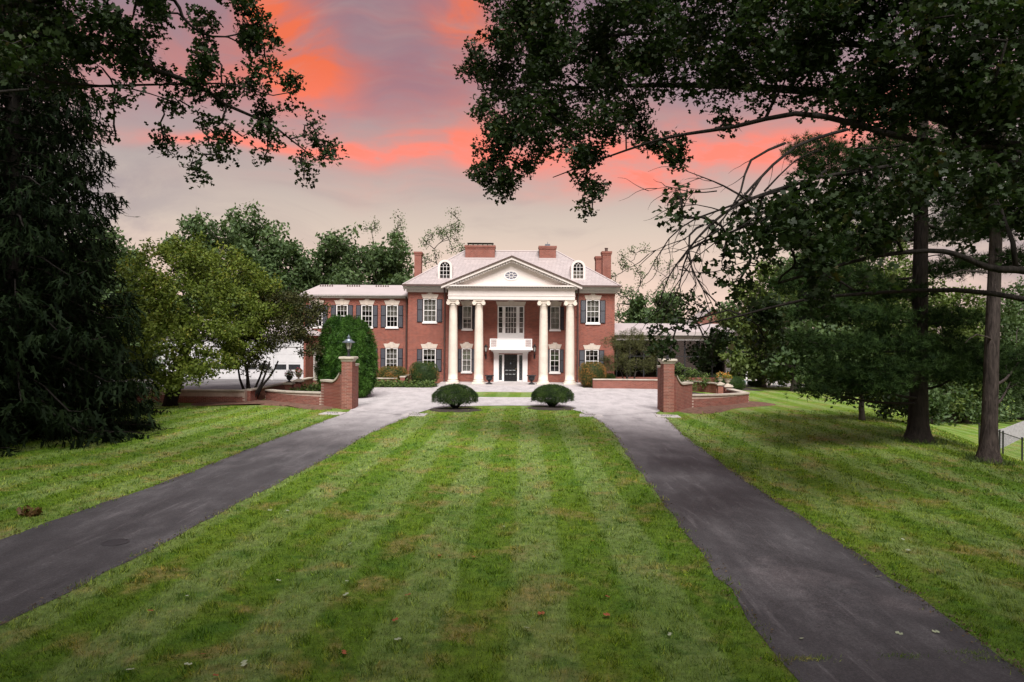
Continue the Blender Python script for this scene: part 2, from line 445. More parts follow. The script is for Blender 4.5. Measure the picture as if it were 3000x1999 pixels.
# ------------------------------------------------------------------ mesh builders
class MB:
    def __init__(self):
        self.v, self.f = [], []

    def add(self, vs, fs):
        o = len(self.v)
        self.v += [tuple(p) for p in vs]
        self.f += [tuple(i + o for i in f) for f in fs]
        return self

    def box(self, x0, x1, y0, y1, z0, z1):
        return self.add([(x0, y0, z0), (x1, y0, z0), (x1, y1, z0), (x0, y1, z0), (x0, y0, z1), (x1, y0, z1), (x1, y1, z1), (x0, y1, z1)],
                        [(0, 3, 2, 1), (4, 5, 6, 7), (0, 1, 5, 4), (1, 2, 6, 5), (2, 3, 7, 6), (3, 0, 4, 7)])

    def obox(self, cx, cy, cz, ux, lx, ly, lz):
        """box centred on a point, length lx along unit (ux) in plan"""
        a, b = ux
        vs = []
        for k in (-.5, .5):
            for i, j in ((-.5, -.5), (.5, -.5), (.5, .5), (-.5, .5)):
                vs.append((cx + a * lx * i - b * ly * j, cy + b * lx * i + a * ly * j, cz + lz * k))
        return self.add(vs, [(0, 3, 2, 1), (4, 5, 6, 7), (0, 1, 5, 4), (1, 2, 6, 5), (2, 3, 7, 6), (3, 0, 4, 7)])

    def prism_y(self, poly, y0, y1):
        k = len(poly)
        vs = [(x, y0, z) for x, z in poly] + [(x, y1, z) for x, z in poly]
        fs = [tuple(range(k)), tuple(reversed(range(k, 2 * k)))]
        fs += [(i, i + k, (i + 1) % k + k, (i + 1) % k) for i in range(k)]
        return self.add(vs, fs)

    def prism_z(self, poly, z0, z1):
        k = len(poly)
        vs = [(x, y, z0) for x, y in poly] + [(x, y, z1) for x, y in poly]
        fs = [tuple(reversed(range(k))), tuple(range(k, 2 * k))]
        fs += [(i, (i + 1) % k, (i + 1) % k + k, i + k) for i in range(k)]
        return self.add(vs, fs)

    def lathe(self, prof, cx, cy, z, seg=20, squash=1.0):
        k = len(prof); vs = []
        for i in range(seg):
            a = 2 * math.pi * i / seg
            vs += [(cx + r * math.cos(a), cy + r * math.sin(a) * squash, z + h) for r, h in prof]
        fs = []
        for i in range(seg):
            j = (i + 1) % seg
            fs += [(i * k + t, j * k + t, j * k + t + 1, i * k + t + 1) for t in range(k - 1)]
        fs.append(tuple(reversed([i * k for i in range(seg)]))); fs.append(tuple(i * k + k - 1 for i in range(seg)))
        return self.add(vs, fs)

    def tube(self, pts, rad, n=5):
        pts = [Vector(p) for p in pts]; k = len(pts); vs = []
        prev = None
        for i, p in enumerate(pts):
            t = (pts[min(i + 1, k - 1)] - pts[max(i - 1, 0)])
            t = t.normalized() if t.length > 1e-6 else Vector((0, 0, 1))
            if prev is None:
                prev = t.orthogonal().normalized()
            a = (prev - t * prev.dot(t))
            a = a.normalized() if a.length > 1e-6 else t.orthogonal().normalized()
            b = t.cross(a); prev = a
            r = rad[i] if hasattr(rad, '__len__') else rad
            vs += [p + (a * math.cos(2 * math.pi * j / n) + b * math.sin(2 * math.pi * j / n)) * r for j in range(n)]
        fs = []
        for i in range(k - 1):
            fs += [(i * n + j, i * n + (j + 1) % n, (i + 1) * n + (j + 1) % n, (i + 1) * n + j) for j in range(n)]
        fs.append(tuple(reversed(range(n)))); fs.append(tuple(range((k - 1) * n, k * n)))
        return self.add(vs, fs)

    def sheet(self, poly, z):
        return self.add([(x, y, z) for x, y in poly], [tuple(range(len(poly)))])


ORG = {}


def tag(o, label, cat=None, group=None, kind=None):
    o['label'] = label
    if cat: o['category'] = cat
    if group: o['group'] = group
    if kind: o['kind'] = kind
    return o


def thing(name, loc, label, cat, group=None):
    o = bpy.data.objects.new(name, None); COL.objects.link(o)
    o.location = loc; ORG[o] = Vector(loc); o.empty_display_size = 0.3
    return tag(o, label, cat, group)


def link(name, me, parent, org):
    o = bpy.data.objects.new(name, me); COL.objects.link(o)
    if parent is not None:
        o.parent = parent; ORG[o] = ORG[parent]
    else:
        o.location = org; ORG[o] = Vector(org)
    return o


def obj(name, mb, mat, parent=None, org=(0, 0, 0), smooth=False):
    og = ORG[parent] if parent is not None else Vector(org)
    me = bpy.data.meshes.new(name)
    me.from_pydata([(x - og.x, y - og.y, z - og.z) for x, y, z in mb.v], [], mb.f)
    me.materials.append(MT[mat] if isinstance(mat, str) else mat)
    if smooth:
        me.shade_smooth()
    me.update()
    return link(name, me, parent, og)


def struct(name, mb, mat, org=(0, 0, 0)):
    o = obj(name, mb, mat, None, org); o['kind'] = 'structure'
    return o


# ------------------------------------------------------------------ foliage
def poly_leaf(half):
    pts = [(x, y, 0) for x, y in half] + [(-x, y, 0) for x, y in reversed(half) if abs(x) > 1e-6]
    return np.array(pts, float), [tuple(range(len(pts)))]


T_OAK = poly_leaf([(0, 0), (.40, .26), (.12, .47), (.38, .74), (0, 1.0)])
T_LEAF = (np.array([(0, 0, 0), (.30, .45, .06), (0, 1, 0), (-.30, .45, .06)], float), [(0, 1, 2), (0, 2, 3)])
T_SPRAY = (np.array([(0, 0, 0), (.10, .10, .0), (.05, 1, 0), (.25, .15, .05), (.55, .75, .08), (-.25, .15, .05), (-.55, .75, -.06), (-.02, .1, 0)], float),
           [(0, 1, 2), (0, 3, 4), (0, 5, 6), (7, 1, 2)])
_n = []
_f = []
for _i in range(9):
    _a = 2.4 * _i; _e = 0.15 + 1.2 * (_i / 9.0)
    _d = np.array((math.cos(_a) * math.cos(_e), math.sin(_e), math.sin(_a) * math.cos(_e)))
    _p = np.cross(_d, (0.3, 0.1, 0.9)); _p /= np.linalg.norm(_p)
    _f.append((len(_n), len(_n) + 1, len(_n) + 2)); _n += [-_p * .055, _p * .055, _d]
T_TUFT = (np.array(_n), _f)
T_HANG = (np.array([(-.07, 0, 0), (.07, 0, 0), (.01, 1, 0), (0, .15, 0), (.20, .45, .05), (0, .34, 0), (0, .3, 0), (-.20, .62, -.05), (0, .50, 0), (0, .45, 0), (.15, .80, -.06), (0, .66, 0)], float),
          [(0, 1, 2), (3, 4, 5), (6, 7, 8), (9, 10, 11)])
T_BLADE = (np.array([(-.06, 0, 0), (.06, 0, 0), (0.02, 1, .25)], float), [(0, 1, 2)])


def unit(a):
    return a / np.maximum(np.linalg.norm(a, axis=1, keepdims=True), 1e-9)


def frames(nrm, along=None):
    """rotation matrices whose z is the normal and whose y follows `along`"""
    k = len(nrm)
    if along is None:
        along = rng.normal(size=(k, 3))
    z = unit(nrm)
    y = unit(along - z * np.sum(along * z, axis=1, keepdims=True))
    x = np.cross(y, z)
    return np.stack([x, y, z], axis=2)


def leaves(name, tmpl, C, Rm, Sc, mat, parent=None, org=(0, 0, 0), rnd=None, stuff=True, squash=None):
    tv, tf = tmpl
    C = np.asarray(C, float); k = len(C)
    og = np.array(ORG[parent] if parent is not None else org, float)
    Sc = np.broadcast_to(np.asarray(Sc, float), (k,))
    V = np.einsum('nij,kj->nki', Rm, tv) * Sc[:, None, None] + C[:, None, :] - og
    V = V.reshape(-1, 3)
    nv = len(tv)
    fl = np.concatenate([np.array(f) for f in tf]); sizes = np.array([len(f) for f in tf])
    L = (fl[None, :] + (np.arange(k) * nv)[:, None]).reshape(-1)
    tot = np.tile(sizes, k); start = np.concatenate([[0], np.cumsum(tot)[:-1]])
    me = bpy.data.meshes.new(name)
    me.vertices.add(len(V)); me.vertices.foreach_set('co', V.astype(np.float32).ravel())
    me.loops.add(len(L)); me.loops.foreach_set('vertex_index', L.astype(np.int32))
    me.polygons.add(len(tot)); me.polygons.foreach_set('loop_start', start.astype(np.int32))
    me.update(calc_edges=True)
    at = me.attributes.new('rnd', 'FLOAT', 'POINT')
    if rnd is None:
        rnd = rng.random(k)
    at.data.foreach_set('value', np.repeat(rnd, nv).astype(np.float32))
    me.materials.append(MT[mat])
    o = link(name, me, parent, og)
    if stuff:
        o['kind'] = 'stuff'
    return o


def ball(k, surf=0.0):
    d = unit(rng.normal(size=(k, 3)))
    r = rng.random((k, 1)) ** (1 / 3.0)
    r = surf + (1 - surf) * r
    return d * r


class Skel:
    """grows a branch skeleton towards target points"""
    def __init__(self):
        self.p = np.zeros((0, 3)); self.r = np.zeros(0); self.mb = MB()

    def limb(self, pts, r0, r1, n=7, fine=True, flare=None):
        pts = [Vector(p) for p in pts]
        q = []
        for i in range(len(pts) - 1):      # Catmull-Rom
            a, b, c_, d = pts[max(i - 1, 0)], pts[i], pts[i + 1], pts[min(i + 2, len(pts) - 1)]
            st = max(2, min(8, int((c_ - b).length / 0.5))) if fine else 2
            for k in range(st):
                t = k / st
                q.append(0.5 * ((2 * b) + (c_ - a) * t + (2 * a - 5 * b + 4 * c_ - d) * t * t + (-a + 3 * b - 3 * c_ + d) * t ** 3))
        q.append(pts[-1])
        m = len(q)
        rr = [r0 + (r1 - r0) * (i / (m - 1)) ** 0.85 for i in range(m)]
        if flare is not None:               # root swell
            rr = [r * (1 + .55 * math.exp(-max(0.0, v.z - flare) / .28)) for r, v in zip(rr, q)]
        self.mb.tube(q, rr, n)
        self.p = np.vstack([self.p, np.array([tuple(v) for v in q])]); self.r = np.concatenate([self.r, rr])
        return q

    def reach(self, target, r_end=0.006, rmax=0.06, n=3, sag=0.0, jit=0.12):
        t = np.asarray(target, float)
        dv = self.p - t
        w = np.linalg.norm(dv, axis=1) + 0.35 * np.maximum(0, dv[:, 2])
        i = int(np.argmin(w)); p0 = self.p[i]
        L = float(np.linalg.norm(t - p0))
        if L < 0.05:
            return
        r0 = min(self.r[i] * 0.75, rmax)
        r0 = max(r0, r_end * 1.1)
        up = np.array((0, 0, 1.0))
        m1 = p0 + (t - p0) * .35 + rng.normal(size=3) * jit * L * .5 + up * (sag * L * .35)
        m2 = p0 + (t - p0) * .72 + rng.normal(size=3) * jit * L * .4 + up * (sag * L * .25)
        q = [p0, m1, m2, t]; rr = [r0, r0 * .75 + r_end * .25, r0 * .4 + r_end * .6, r_end]
        self.mb.tube(q, rr, n)
        add = np.array([p0 + (m1 - p0) * .5, m1, (m1 + m2) / 2, m2, t])
        self.p = np.vstack([self.p, add]); self.r = np.concatenate([self.r, [rr[0] * .9, rr[1], (rr[1] + rr[2]) / 2, rr[2], rr[3]]])


def clump_leaves(centres, per, spread, size, up=0.5, tmpl=T_LEAF):
    """leaf positions / frames round each clump centre"""
    C = np.asarray(centres); k = len(C)
    P = np.repeat(C, per, axis=0) + ball(k * per) * np.repeat(np.broadcast_to(spread, (k,)), per)[:, None]
    nr = rng.normal(size=(k * per, 3)); nr[:, 2] = nr[:, 2] + up * 2.0
    Rm = frames(nr)
    sc = size * rng.uniform(0.65, 1.2, k * per)
    return P, Rm, sc


def blob_points(blobs, dens):
    """clump centres filling ellipsoids (x, y, z, rx, ry, rz); clustered so that gaps stay open"""
    out = []
    for b in blobs:
        c0, r0 = np.array(b[:3]), np.array(b[3:6])
        k = max(3, int(dens * (b[6] if len(b) > 6 else 1.0) * (r0[0] * r0[1] * r0[2]) ** (2 / 3.0) * 4))
        sub = max(2, k // 5)
        sc = c0 + ball(sub, 0.25) * r0
        pick = rng.integers(0, sub, k)
        out.append(sc[pick] + rng.normal(size=(k, 3)) * r0 * 0.13)
    return np.vstack(out)


def pxblob(x, y, rx, ry, d, rd, mul=1.0):
    cx, cy, cz = W(x, y, d)
    return (cx, cy, cz, rx * d / F, rd, ry * d / F, mul)

# ================================================================== GROUND
RY = [-80, 0, 16, 23, 28, 46, 60, 250]
RX = [11.5, 11.5, 12.2, 13.6, 15.0, 21.0, 25.0, 45.0]


def tz(x, y):
    t = max(0.0, x - float(np.interp(y, RY, RX)))
    u = min(1.0, t / 12.5)
    return -3.6 * u * u * (3 - 2 * u) - 0.05 * max(0.0, min(t, 60.0) - 12.5)


def axis(a, b, fa, fb, fine, coarse):
    out = list(np.arange(a, fa, coarse)) + list(np.arange(fa, fb, fine)) + list(np.arange(fb, b + 1e-6, coarse))
    return out


xs = axis(-240, 250, -30, 60, 1.0, 10.0); ys = axis(-100, 420, -20, 90, 1.0, 10.0)
mb = MB()
mb.v = [(x, y, tz(x, y)) for y in ys for x in xs]
nx = len(xs)
mb.f = [(j * nx + i, j * nx + i + 1, (j + 1) * nx + i + 1, (j + 1) * nx + i) for j in range(len(ys) - 1) for i in range(nx - 1)]
lawn = struct('lawn', mb, 'grass')
for p in lawn.data.polygons:
    p.use_smooth = True

L_IN = [G(*p)[:2] for p in ((0, 1837), (229, 1720), (433, 1618), (622, 1516), (841, 1404), (969, 1338), (1071, 1276.5), (1140, 1245), (1200, 1220))]
L_OUT = [G(*p)[:2] for p in ((0, 1582), (255, 1491), (433, 1432), (612, 1363), (765, 1302), (892, 1256), (984, 1221))]
R_IN = [G(*p)[:2] for p in ((2335, 1999), (2228, 1863), (2126, 1715), (2019, 1577), (1927.5, 1450), (1851, 1353), (1800, 1272), (1765, 1240), (1735, 1221))]
R_OUT = [G(*p)[:2] for p in ((2998, 1970), (2845, 1863), (2718, 1771), (2565, 1659), (2412, 1557), (2259, 1460), (2126, 1368), (2004, 1276), (1953, 1228))]


def extend(edge, y):
    (x0, y0), (x1, y1) = edge[0], edge[2]
    k = (x1 - x0) / (y1 - y0)
    return [(x0 + k * (y - y0), y)] + edge


L_IN, L_OUT, R_IN, R_OUT = (extend(e, -18.0) for e in (L_IN, L_OUT, R_IN, R_OUT))


def at_y(edge, y):
    return float(np.interp(y, [p[1] for p in edge], [p[0] for p in edge]))


def drive(name, A, B, y1):
    m = MB(); yy = list(np.arange(-18.0, y1, 0.5)) + [y1]
    for y in yy:
        a, b = at_y(A, y), at_y(B, y)
        j = 0.03 * math.sin(y * 3.1) + 0.02 * math.sin(y * 7.7 + 1)
        m.v += [(a + j + random.uniform(-.02, .02), y, 0.006), ((a + b) / 2, y, 0.014), (b + j + random.uniform(-.02, .02), y, 0.006)]
    for i in range(len(yy) - 1):
        for k in (0, 1):
            m.f.append((i * 3 + k, i * 3 + k + 1, i * 3 + k + 4, i * 3 + k + 3))
    return struct(name, m, 'paving')


drive('driveway_left', L_OUT, L_IN, 31.6)
drive('driveway_right', R_IN, R_OUT, 31.6)

# forecourt in front of the house, with the lawn's rounded end and a grass strip left out
court = MB()
front = [G(*p)[:2] for p in ((1200, 1219), (1238, 1207), (1262, 1199), (1320, 1193), (1420, 1190), (1500, 1189.5), (1590, 1190), (1650, 1195), (1699, 1207), (1735, 1222))]
poly = [(L_OUT[-1][0] + .1, 31.3)] + front + [(R_OUT[-1][0] + .1, 31.3), (7.6, 33.5), (9.2, 36.0), (9.8, 41), (9.9, 46.8), (5.0, 47.6), (5.0, 51.0), (-5.2, 51.0),
                                           (-5.2, 47.4), (-9.3, 46.5), (-10.3, 41), (-9.6, 36), (-8.1, 33.5)]
court.sheet(poly, 0.020)
struct('forecourt', court, 'paving')
g0, g1 = G(1390, 1166), G(1560, 1150)
strip = MB()
sp = []
for i in range(24):
    a = 2 * math.pi * i / 24
    sp.append((-0.1 + 3.6 * math.copysign(abs(math.cos(a)) ** 0.6, math.cos(a)), 41.0 + 1.75 * math.copysign(abs(math.sin(a)) ** 0.7, math.sin(a))))
strip.prism_z(sp, 0.0, 0.055)
struct('grass_island', strip, 'grass')

# pool terrace far right
mb = MB().prism_z([(17.2, 49.5), (22.8, 50.6), (23.5, 60), (17.0, 60)], -0.6, 0.012)
struct('pool_terrace', mb, 'concrete')
mb = MB().prism_z([(17.9, 51.6), (20.8, 52.0), (21.5, 58), (18.0, 58)], 0.0, 0.024)
struct('pool_water', mb, 'poolwater')

# raised parking court on the left
mb = MB().prism_z([(-45, 35.3), (-13.75, 35.3), (-14.2, 47.4), (-45, 47.4)], -0.2, 0.45)
struct('parking_court', mb, 'asphalt')


def mulch(name, pts, mat='mulch', h=0.07):
    m = MB(); cx = sum(p[0] for p in pts) / len(pts); cy = sum(p[1] for p in pts) / len(pts)
    k = len(pts); rings = [(1.0, 0.004), (0.93, h * .5), (0.7, h), (0.35, h * 1.15)]
    for s_, z in rings:
        m.v += [(cx + (x - cx) * s_, cy + (y - cy) * s_, z + (random.uniform(-.012, .012) if z > .01 else 0)) for x, y in pts]
    m.v.append((cx, cy, h * 1.15))
    for r in range(3):
        m.f += [(r * k + i, r * k + (i + 1) % k, (r + 1) * k + (i + 1) % k, (r + 1) * k + i) for i in range(k)]
    m.f += [(3 * k + i, 3 * k + (i + 1) % k, 4 * k) for i in range(k)]
    # keep upward
    o = struct(name, m, mat); return o


def smoothpoly(pts, it=2):
    for _ in range(it):
        q = []
        for i in range(len(pts)):
            a, b = pts[i], pts[(i + 1) % len(pts)]
            q += [(a[0] * .75 + b[0] * .25, a[1] * .75 + b[1] * .25), (a[0] * .25 + b[0] * .75, a[1] * .25 + b[1] * .75)]
        pts = q
    return pts


mulch('mulch_bed', smoothpoly([G(*p)[:2] for p in ((1975, 1205), (2030, 1214), (2105, 1212), (2150, 1197), (2205, 1193), (2290, 1187), (2235, 1178), (2170, 1174), (2060, 1182), (2000, 1192))]))
mulch('mulch_bed', smoothpoly([G(*p)[:2] for p in ((990, 1198), (930, 1203), (870, 1197), (835, 1190), (700, 1186), (560, 1192), (560, 1178), (800, 1172), (900, 1176), (985, 1188))]))
for bx, by in ((1333, 1201), (1615, 1196)):
    cx, cy, _ = G(bx, by)
    mulch('mulch_bed', [(cx + 1.25 * math.cos(a) * (1 + .1 * math.sin(3 * a)), cy - .25 + 0.95 * math.sin(a)) for a in np.linspace(0, 2 * math.pi, 20)[:-1]], 'soil', 0.05)
mulch('planting_bed', [(-5.2, 47.3), (-9.5, 46.3), (-13, 46.5), (-13, 53.2), (-8.1, 53.2), (-8.1, 52.0), (-5.2, 52.0)], 'soil', 0.04)
mulch('planting_bed', [(5.1, 47.6), (9.9, 47.0), (17, 46.0), (17, 53.2), (8.1, 53.2), (8.1, 52.0), (5.1, 52.0)], 'soil', 0.04)
mulch('planting_bed', [(9.4, 35.4), (12.3, 37.5), (12.4, 42.6), (11.2, 46.4), (10.2, 46.4), (10.1, 41), (9.5, 37)], 'soil', 0.04)

# ================================================================== HOUSE
def h1(zx, zy, d=52.3):
    return W(1150 + zx / 3.267, 680 + zy / 3.267, d)


def h2(zx, zy, d=53.5):
    return W(850 + zx / 3.92, 780 + zy / 3.92, d)


def wall_holes(m, x0, x1, z0, z1, y, holes, reveal=0.16):
    X_ = sorted({x0, x1, *[v for h in holes for v in h[:2]]}); Z_ = sorted({z0, z1, *[v for h in holes for v in h[2:]]})
    for i in range(len(X_) - 1):
        for j in range(len(Z_) - 1):
            cx, cz = (X_[i] + X_[i + 1]) / 2, (Z_[j] + Z_[j + 1]) / 2
            if any(h[0] < cx < h[1] and h[2] < cz < h[3] for h in holes):
                continue
            m.add([(X_[i], y, Z_[j]), (X_[i + 1], y, Z_[j]), (X_[i + 1], y, Z_[j + 1]), (X_[i], y, Z_[j + 1])], [(0, 1, 2, 3)])
    for a, b, c_, d in holes:
        q = y + reveal
        m.add([(a, y, c_), (a, q, c_), (a, q, d), (a, y, d)], [(3, 2, 1, 0)])
        m.add([(b, y, c_), (b, q, c_), (b, q, d), (b, y, d)], [(0, 1, 2, 3)])
        m.add([(a, y, d), (b, y, d), (b, q, d), (a, q, d)], [(0, 1, 2, 3)])
        m.add([(a, y, c_), (b, y, c_), (b, q, c_), (a, q, c_)], [(3, 2, 1, 0)])


PANE = {}


def pane_mesh(w, h):
    k = (round(w, 3), round(h, 3))
    if k not in PANE:
        me = bpy.data.meshes.new('pane')
        t = 0.004
        b = MB().box(-w / 2, w / 2, -t, t, -h / 2, h / 2)
        me.from_pydata(b.v, [], b.f); me.materials.append(MT['glass']); PANE[k] = me
    return PANE[k]


def put(name, me, parent, loc, rot=0.0):
    o = bpy.data.objects.new(name, me); COL.objects.link(o)
    o.parent = parent; o.location = Vector(loc) - ORG[parent]; o.rotation_euler = (0, 0, rot)
    return o


def window(house, x0, x1, z0, z1, y, cols, rows, blind=0.0, sill=True, blind_mat='curtain', frame=0.07, bar=0.022):
    """frame set in the wall, sash bars, panes, sill and, where seen, a curtain behind the glass"""
    yf = y - 0.015
    m = MB()
    m.box(x0, x0 + frame, yf, y + .13, z0, z1); m.box(x1 - frame, x1, yf, y + .13, z0, z1)
    m.box(x0 + frame, x1 - frame, yf, y + .13, z1 - frame, z1); m.box(x0 + frame, x1 - frame, yf, y + .13, z0, z0 + frame)
    w = obj('window', m, 'white', house)
    a, b, c_, d = x0 + frame, x1 - frame, z0 + frame, z1 - frame
    pw, ph = (b - a) / cols, (d - c_) / rows
    m = MB()
    for i in range(1, cols):
        m.box(a + i * pw - bar / 2, a + i * pw + bar / 2, y + .05, y + .085, c_, d)
    for j in range(1, rows):
        t = bar if j != rows // 2 else bar * 2
        for i in range(cols):
            m.box(a + i * pw + (bar / 2 if i else 0), a + (i + 1) * pw - (bar / 2 if i < cols - 1 else 0), y + .052, y + .083, c_ + j * ph - t / 2, c_ + j * ph + t / 2)
    obj('glazing_bar', m, 'white', w)
    me = pane_mesh(pw - bar * .6, ph - bar * .6)
    for i in range(cols):
        for j in range(rows):
            put('pane', me, w, (a + (i + .5) * pw, y + .068, c_ + (j + .5) * ph))
    if blind > 0:
        m = MB(); k = 14; zb = d - (d - c_) * blind
        for i in range(k + 1):
            xx = a + (b - a) * i / k
            m.v += [(xx, y + .20 + .02 * math.sin(i * 2.3), zb), (xx, y + .20 + .02 * math.sin(i * 2.3), d + .03)]
        m.f = [(2 * i, 2 * i + 2, 2 * i + 3, 2 * i + 1) for i in range(k)]
        obj('curtain', m, blind_mat, w)
    if sill:
        m = MB().box(x0 - .06, x1 + .06, y - .09, y + .04, z0 - .12, z0 - .002)
        obj('sill', m, 'white', w)
    return w


def shutter(house, x0, x1, z0, z1, y):
    fr = 0.05; w = x1 - x0; zm = z0 + (z1 - z0) * 0.53
    m = MB().box(x0, x1, y - .045, y - .004, z0, z1)
    o = obj('shutter', m, 'shutter_edge', house)
    for a, b in ((z0 + fr, zm - .03), (zm + .03, z1 - fr)):
        p = MB(); x_a, x_b = x0 + fr * .8, x1 - fr * .8
        p.box(x_a, x_b, y - .052, y - .044, a, b)
        nl = max(3, int((b - a) / .075))
        for i in range(nl):
            zc = a + (b - a) * (i + .5) / nl
            p.add([(x_a + .02, y - .053, zc - .03), (x_b - .02, y - .053, zc - .03), (x_b - .02, y - .066, zc - .02), (x_a + .02, y - .066, zc - .02),
                   (x_b - .02, y - .053, zc + .03), (x_a + .02, y - .053, zc + .03)], [(0, 1, 2, 3), (3, 2, 4, 5)])
        obj('shutter_panel', p, 'shutter', o)
    return o


def lintel(house, x0, x1, z0, z1, y, splay=0.16):
    m = MB(); cx = (x0 + x1) / 2; kw = 0.13; hz = z1 - z0
    m.prism_y([(x0, z0), (x1, z0), (x1 + splay, z1 - hz * .18), (cx + kw * 2.0, z1 - hz * .18), (cx + kw * 2.0, z1 - .02), (cx - kw * 2.0, z1 - .02), (cx - kw * 2.0, z1 - hz * .18), (x0 - splay, z1 - hz * .18)], y - .045, y - .003)
    o = obj('lintel', m, 'lintel', house)
    k = MB().prism_y([(cx - kw * .75, z0 - .03), (cx + kw * .75, z0 - .03), (cx + kw * 1.15, z1 + .06), (cx - kw * 1.15, z1 + .06)], y - .075, y - .046)
    obj('keystone', k, 'lintel', o)


YW = 52.3
house = thing('mansion', (-0.05, YW, 0), 'two-storey red brick mansion with four tall cream columns and a white pediment', 'house')
HX0, HX1 = h1(148, 1000)[0], h1(2125, 1000)[0]
ZE = h1(148, 576)[2]                 # top of the brickwork
wins = []                            # (x0,x1,z0,z1,cols,rows,blind, shutters, lintel)


def hx(v): return h1(v, 900)[0]


ZU0, ZU1 = h1(350, 862)[2], h1(350, 640)[2]
ZL0, ZL1 = h1(350, 1333)[2], h1(350, 1117)[2]
PU0, PU1 = h1(712, 930)[2], h1(712, 706)[2]
PL0, PL1 = h1(712, 1338)[2], h1(712, 1114)[2]
spec = [(293, 420, ZU0, ZU1, 3, 4, 1.0, (235, 290), (422, 475)), (290, 416, ZL0, ZL1, 3, 4, .33, (235, 288), (418, 473)),
        (1853, 1981, ZU0, ZU1, 3, 4, .72, (1798, 1851), (1983, 2037)), (1844, 1974, ZL0, ZL1, 3, 4, 0.12, (1788, 1842), (1976, 2028)),
        (668, 760, PU0, PU1, 2, 4, .6, (628, 666), (762, 800)), (665, 757, PL0, PL1, 2, 4, 1.0, (628, 663), (759, 794)),
        (1508, 1603, PU0, PU1, 2, 4, 1.0, (1470, 1506), (1605, 1640)), (1507, 1602, PL0, PL1, 2, 4, 0.0, (1470, 1505), (1604, 1640))]
holes = [(hx(s[0]), hx(s[1]), s[2], s[3]) for s in spec]
FD = (hx(1005), hx(1260), h1(1130, 1120)[2], h1(1130, 708)[2])     # upper glazed door
DR = (hx(1018), hx(1248), 0.16, h1(1130, 1172)[2])                  # entrance
holes += [FD, DR]
m = MB(); wall_holes(m, HX0, HX1, 0.0, ZE, YW, holes)
m.add([(HX0, YW, 0), (HX0, YW + 8.4, 0), (HX0, YW + 8.4, ZE), (HX0, YW, ZE)], [(3, 2, 1, 0)])
m.add([(HX1, YW, 0), (HX1, YW + 8.4, 0), (HX1, YW + 8.4, ZE), (HX1, YW, ZE)], [(0, 1, 2, 3)])
m.add([(HX0, YW + 8.4, 0), (HX1, YW + 8.4, 0), (HX1, YW + 8.4, ZE), (HX0, YW + 8.4, ZE)], [(3, 2, 1, 0)])
obj('wall', m, 'brick', house)
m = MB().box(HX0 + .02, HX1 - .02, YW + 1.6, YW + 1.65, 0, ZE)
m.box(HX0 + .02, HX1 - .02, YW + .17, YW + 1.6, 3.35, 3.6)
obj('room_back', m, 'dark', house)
for s in spec:
    window(house, hx(s[0]), hx(s[1]), s[2], s[3], YW, s[4], s[5], s[6])
    for a, b in (s[7], s[8]):
        shutter(house, hx(a), hx(b), s[2] - .02, s[3] - .03, YW)
    lintel(house, hx(s[0]) - .03, hx(s[1]) + .03, s[3] + .02, s[3] + .42, YW, 0.12)
# belt of slightly projecting brick under the cornice
obj('frieze_course', MB().box(HX0 - .03, -5.05, YW - .03, YW - .002, ZE - .16, ZE - .002).box(4.95, HX1 + .03, YW - .03, YW - .002, ZE - .16, ZE - .002), 'brick', house)

# cornice, gutter, dentils
EX0, EX1, EY0, EY1 = h1(95, 510, 51.7)[0], h1(2188, 515, 51.7)[0], YW - .65, YW + 9.05
EZ = h1(95, 508, 51.7)[2]
for a, b in ((HX0, -5.02), (4.92, HX1)):
    m = MB().box(a - (.12 if a < 0 and b < 0 else 0), b + (.12 if b > 6 else 0), YW - .14, YW + .0, ZE, ZE + .22)
    m.box(a - (.34 if a < 0 else 0), b + (.34 if b > 6 else 0), YW - .40, YW - .0, ZE + .22, EZ - .06)
    obj('cornice', m, 'white', house)
m = MB()
for a, b in ((HX0 - .3, -5.1), (5.0, HX1 + .3)):
    x = a
    while x < b:
        m.box(x, x + .09, YW - .27, YW - .141, ZE + .10, ZE + .22); x += .19
dn = obj('dentil_row', m, 'white', house); dn['kind'] = 'stuff'
m = MB().box(EX0, -5.03, EY0 - .10, EY0 + .02, EZ - .07, EZ + .07).box(4.93, EX1, EY0 - .10, EY0 + .02, EZ - .07, EZ + .07)
obj('gutter', m, 'copper', house)
# side soffits
m = MB().box(EX0 + .03, HX0 - .001, EY0 + .05, EY1, EZ - .14, EZ - .02).box(HX1 + .001, EX1 - .03, EY0 + .05, EY1, EZ - .14, EZ - .02)
obj('side_eave', m, 'white', house)
# hipped roof
RYm = (EY0 + EY1) / 2
RL, RZ = h1(690, 185, RYm)[0], h1(690, 185, RYm)[2]
RRx = h1(1580, 192, RYm)[0]
m = MB().add([(EX0, EY0, EZ), (EX1, EY0, EZ), (EX1, EY1, EZ), (EX0, EY1, EZ), (RL, RYm, RZ), (RRx, RYm, RZ)],
             [(0, 1, 5, 4), (1, 2, 5), (2, 3, 4, 5), (3, 0, 4)])
roof = obj('roof', m, 'slate', house)
m = MB().tube([(EX0, EY0, EZ + .03), (RL, RYm, RZ + .03)], .06, 6).tube([(EX1, EY0, EZ + .03), (RRx, RYm, RZ + .03)], .06, 6).tube([(RL, RYm, RZ + .03), (RRx, RYm, RZ + .03)], .07, 6)
obj('ridge_cap', m, 'tinroof', roof)


def roof_z(x, y):
    zf = EZ + (RZ - EZ) * (y - EY0) / (RYm - EY0) if y < RYm else EZ + (RZ - EZ) * (EY1 - y) / (EY1 - RYm)
    zl = EZ + (RZ - EZ) * (x - EX0) / (RL - EX0); zr = EZ + (RZ - EZ) * (EX1 - x) / (EX1 - RRx)
    return min(zf, zl, zr)


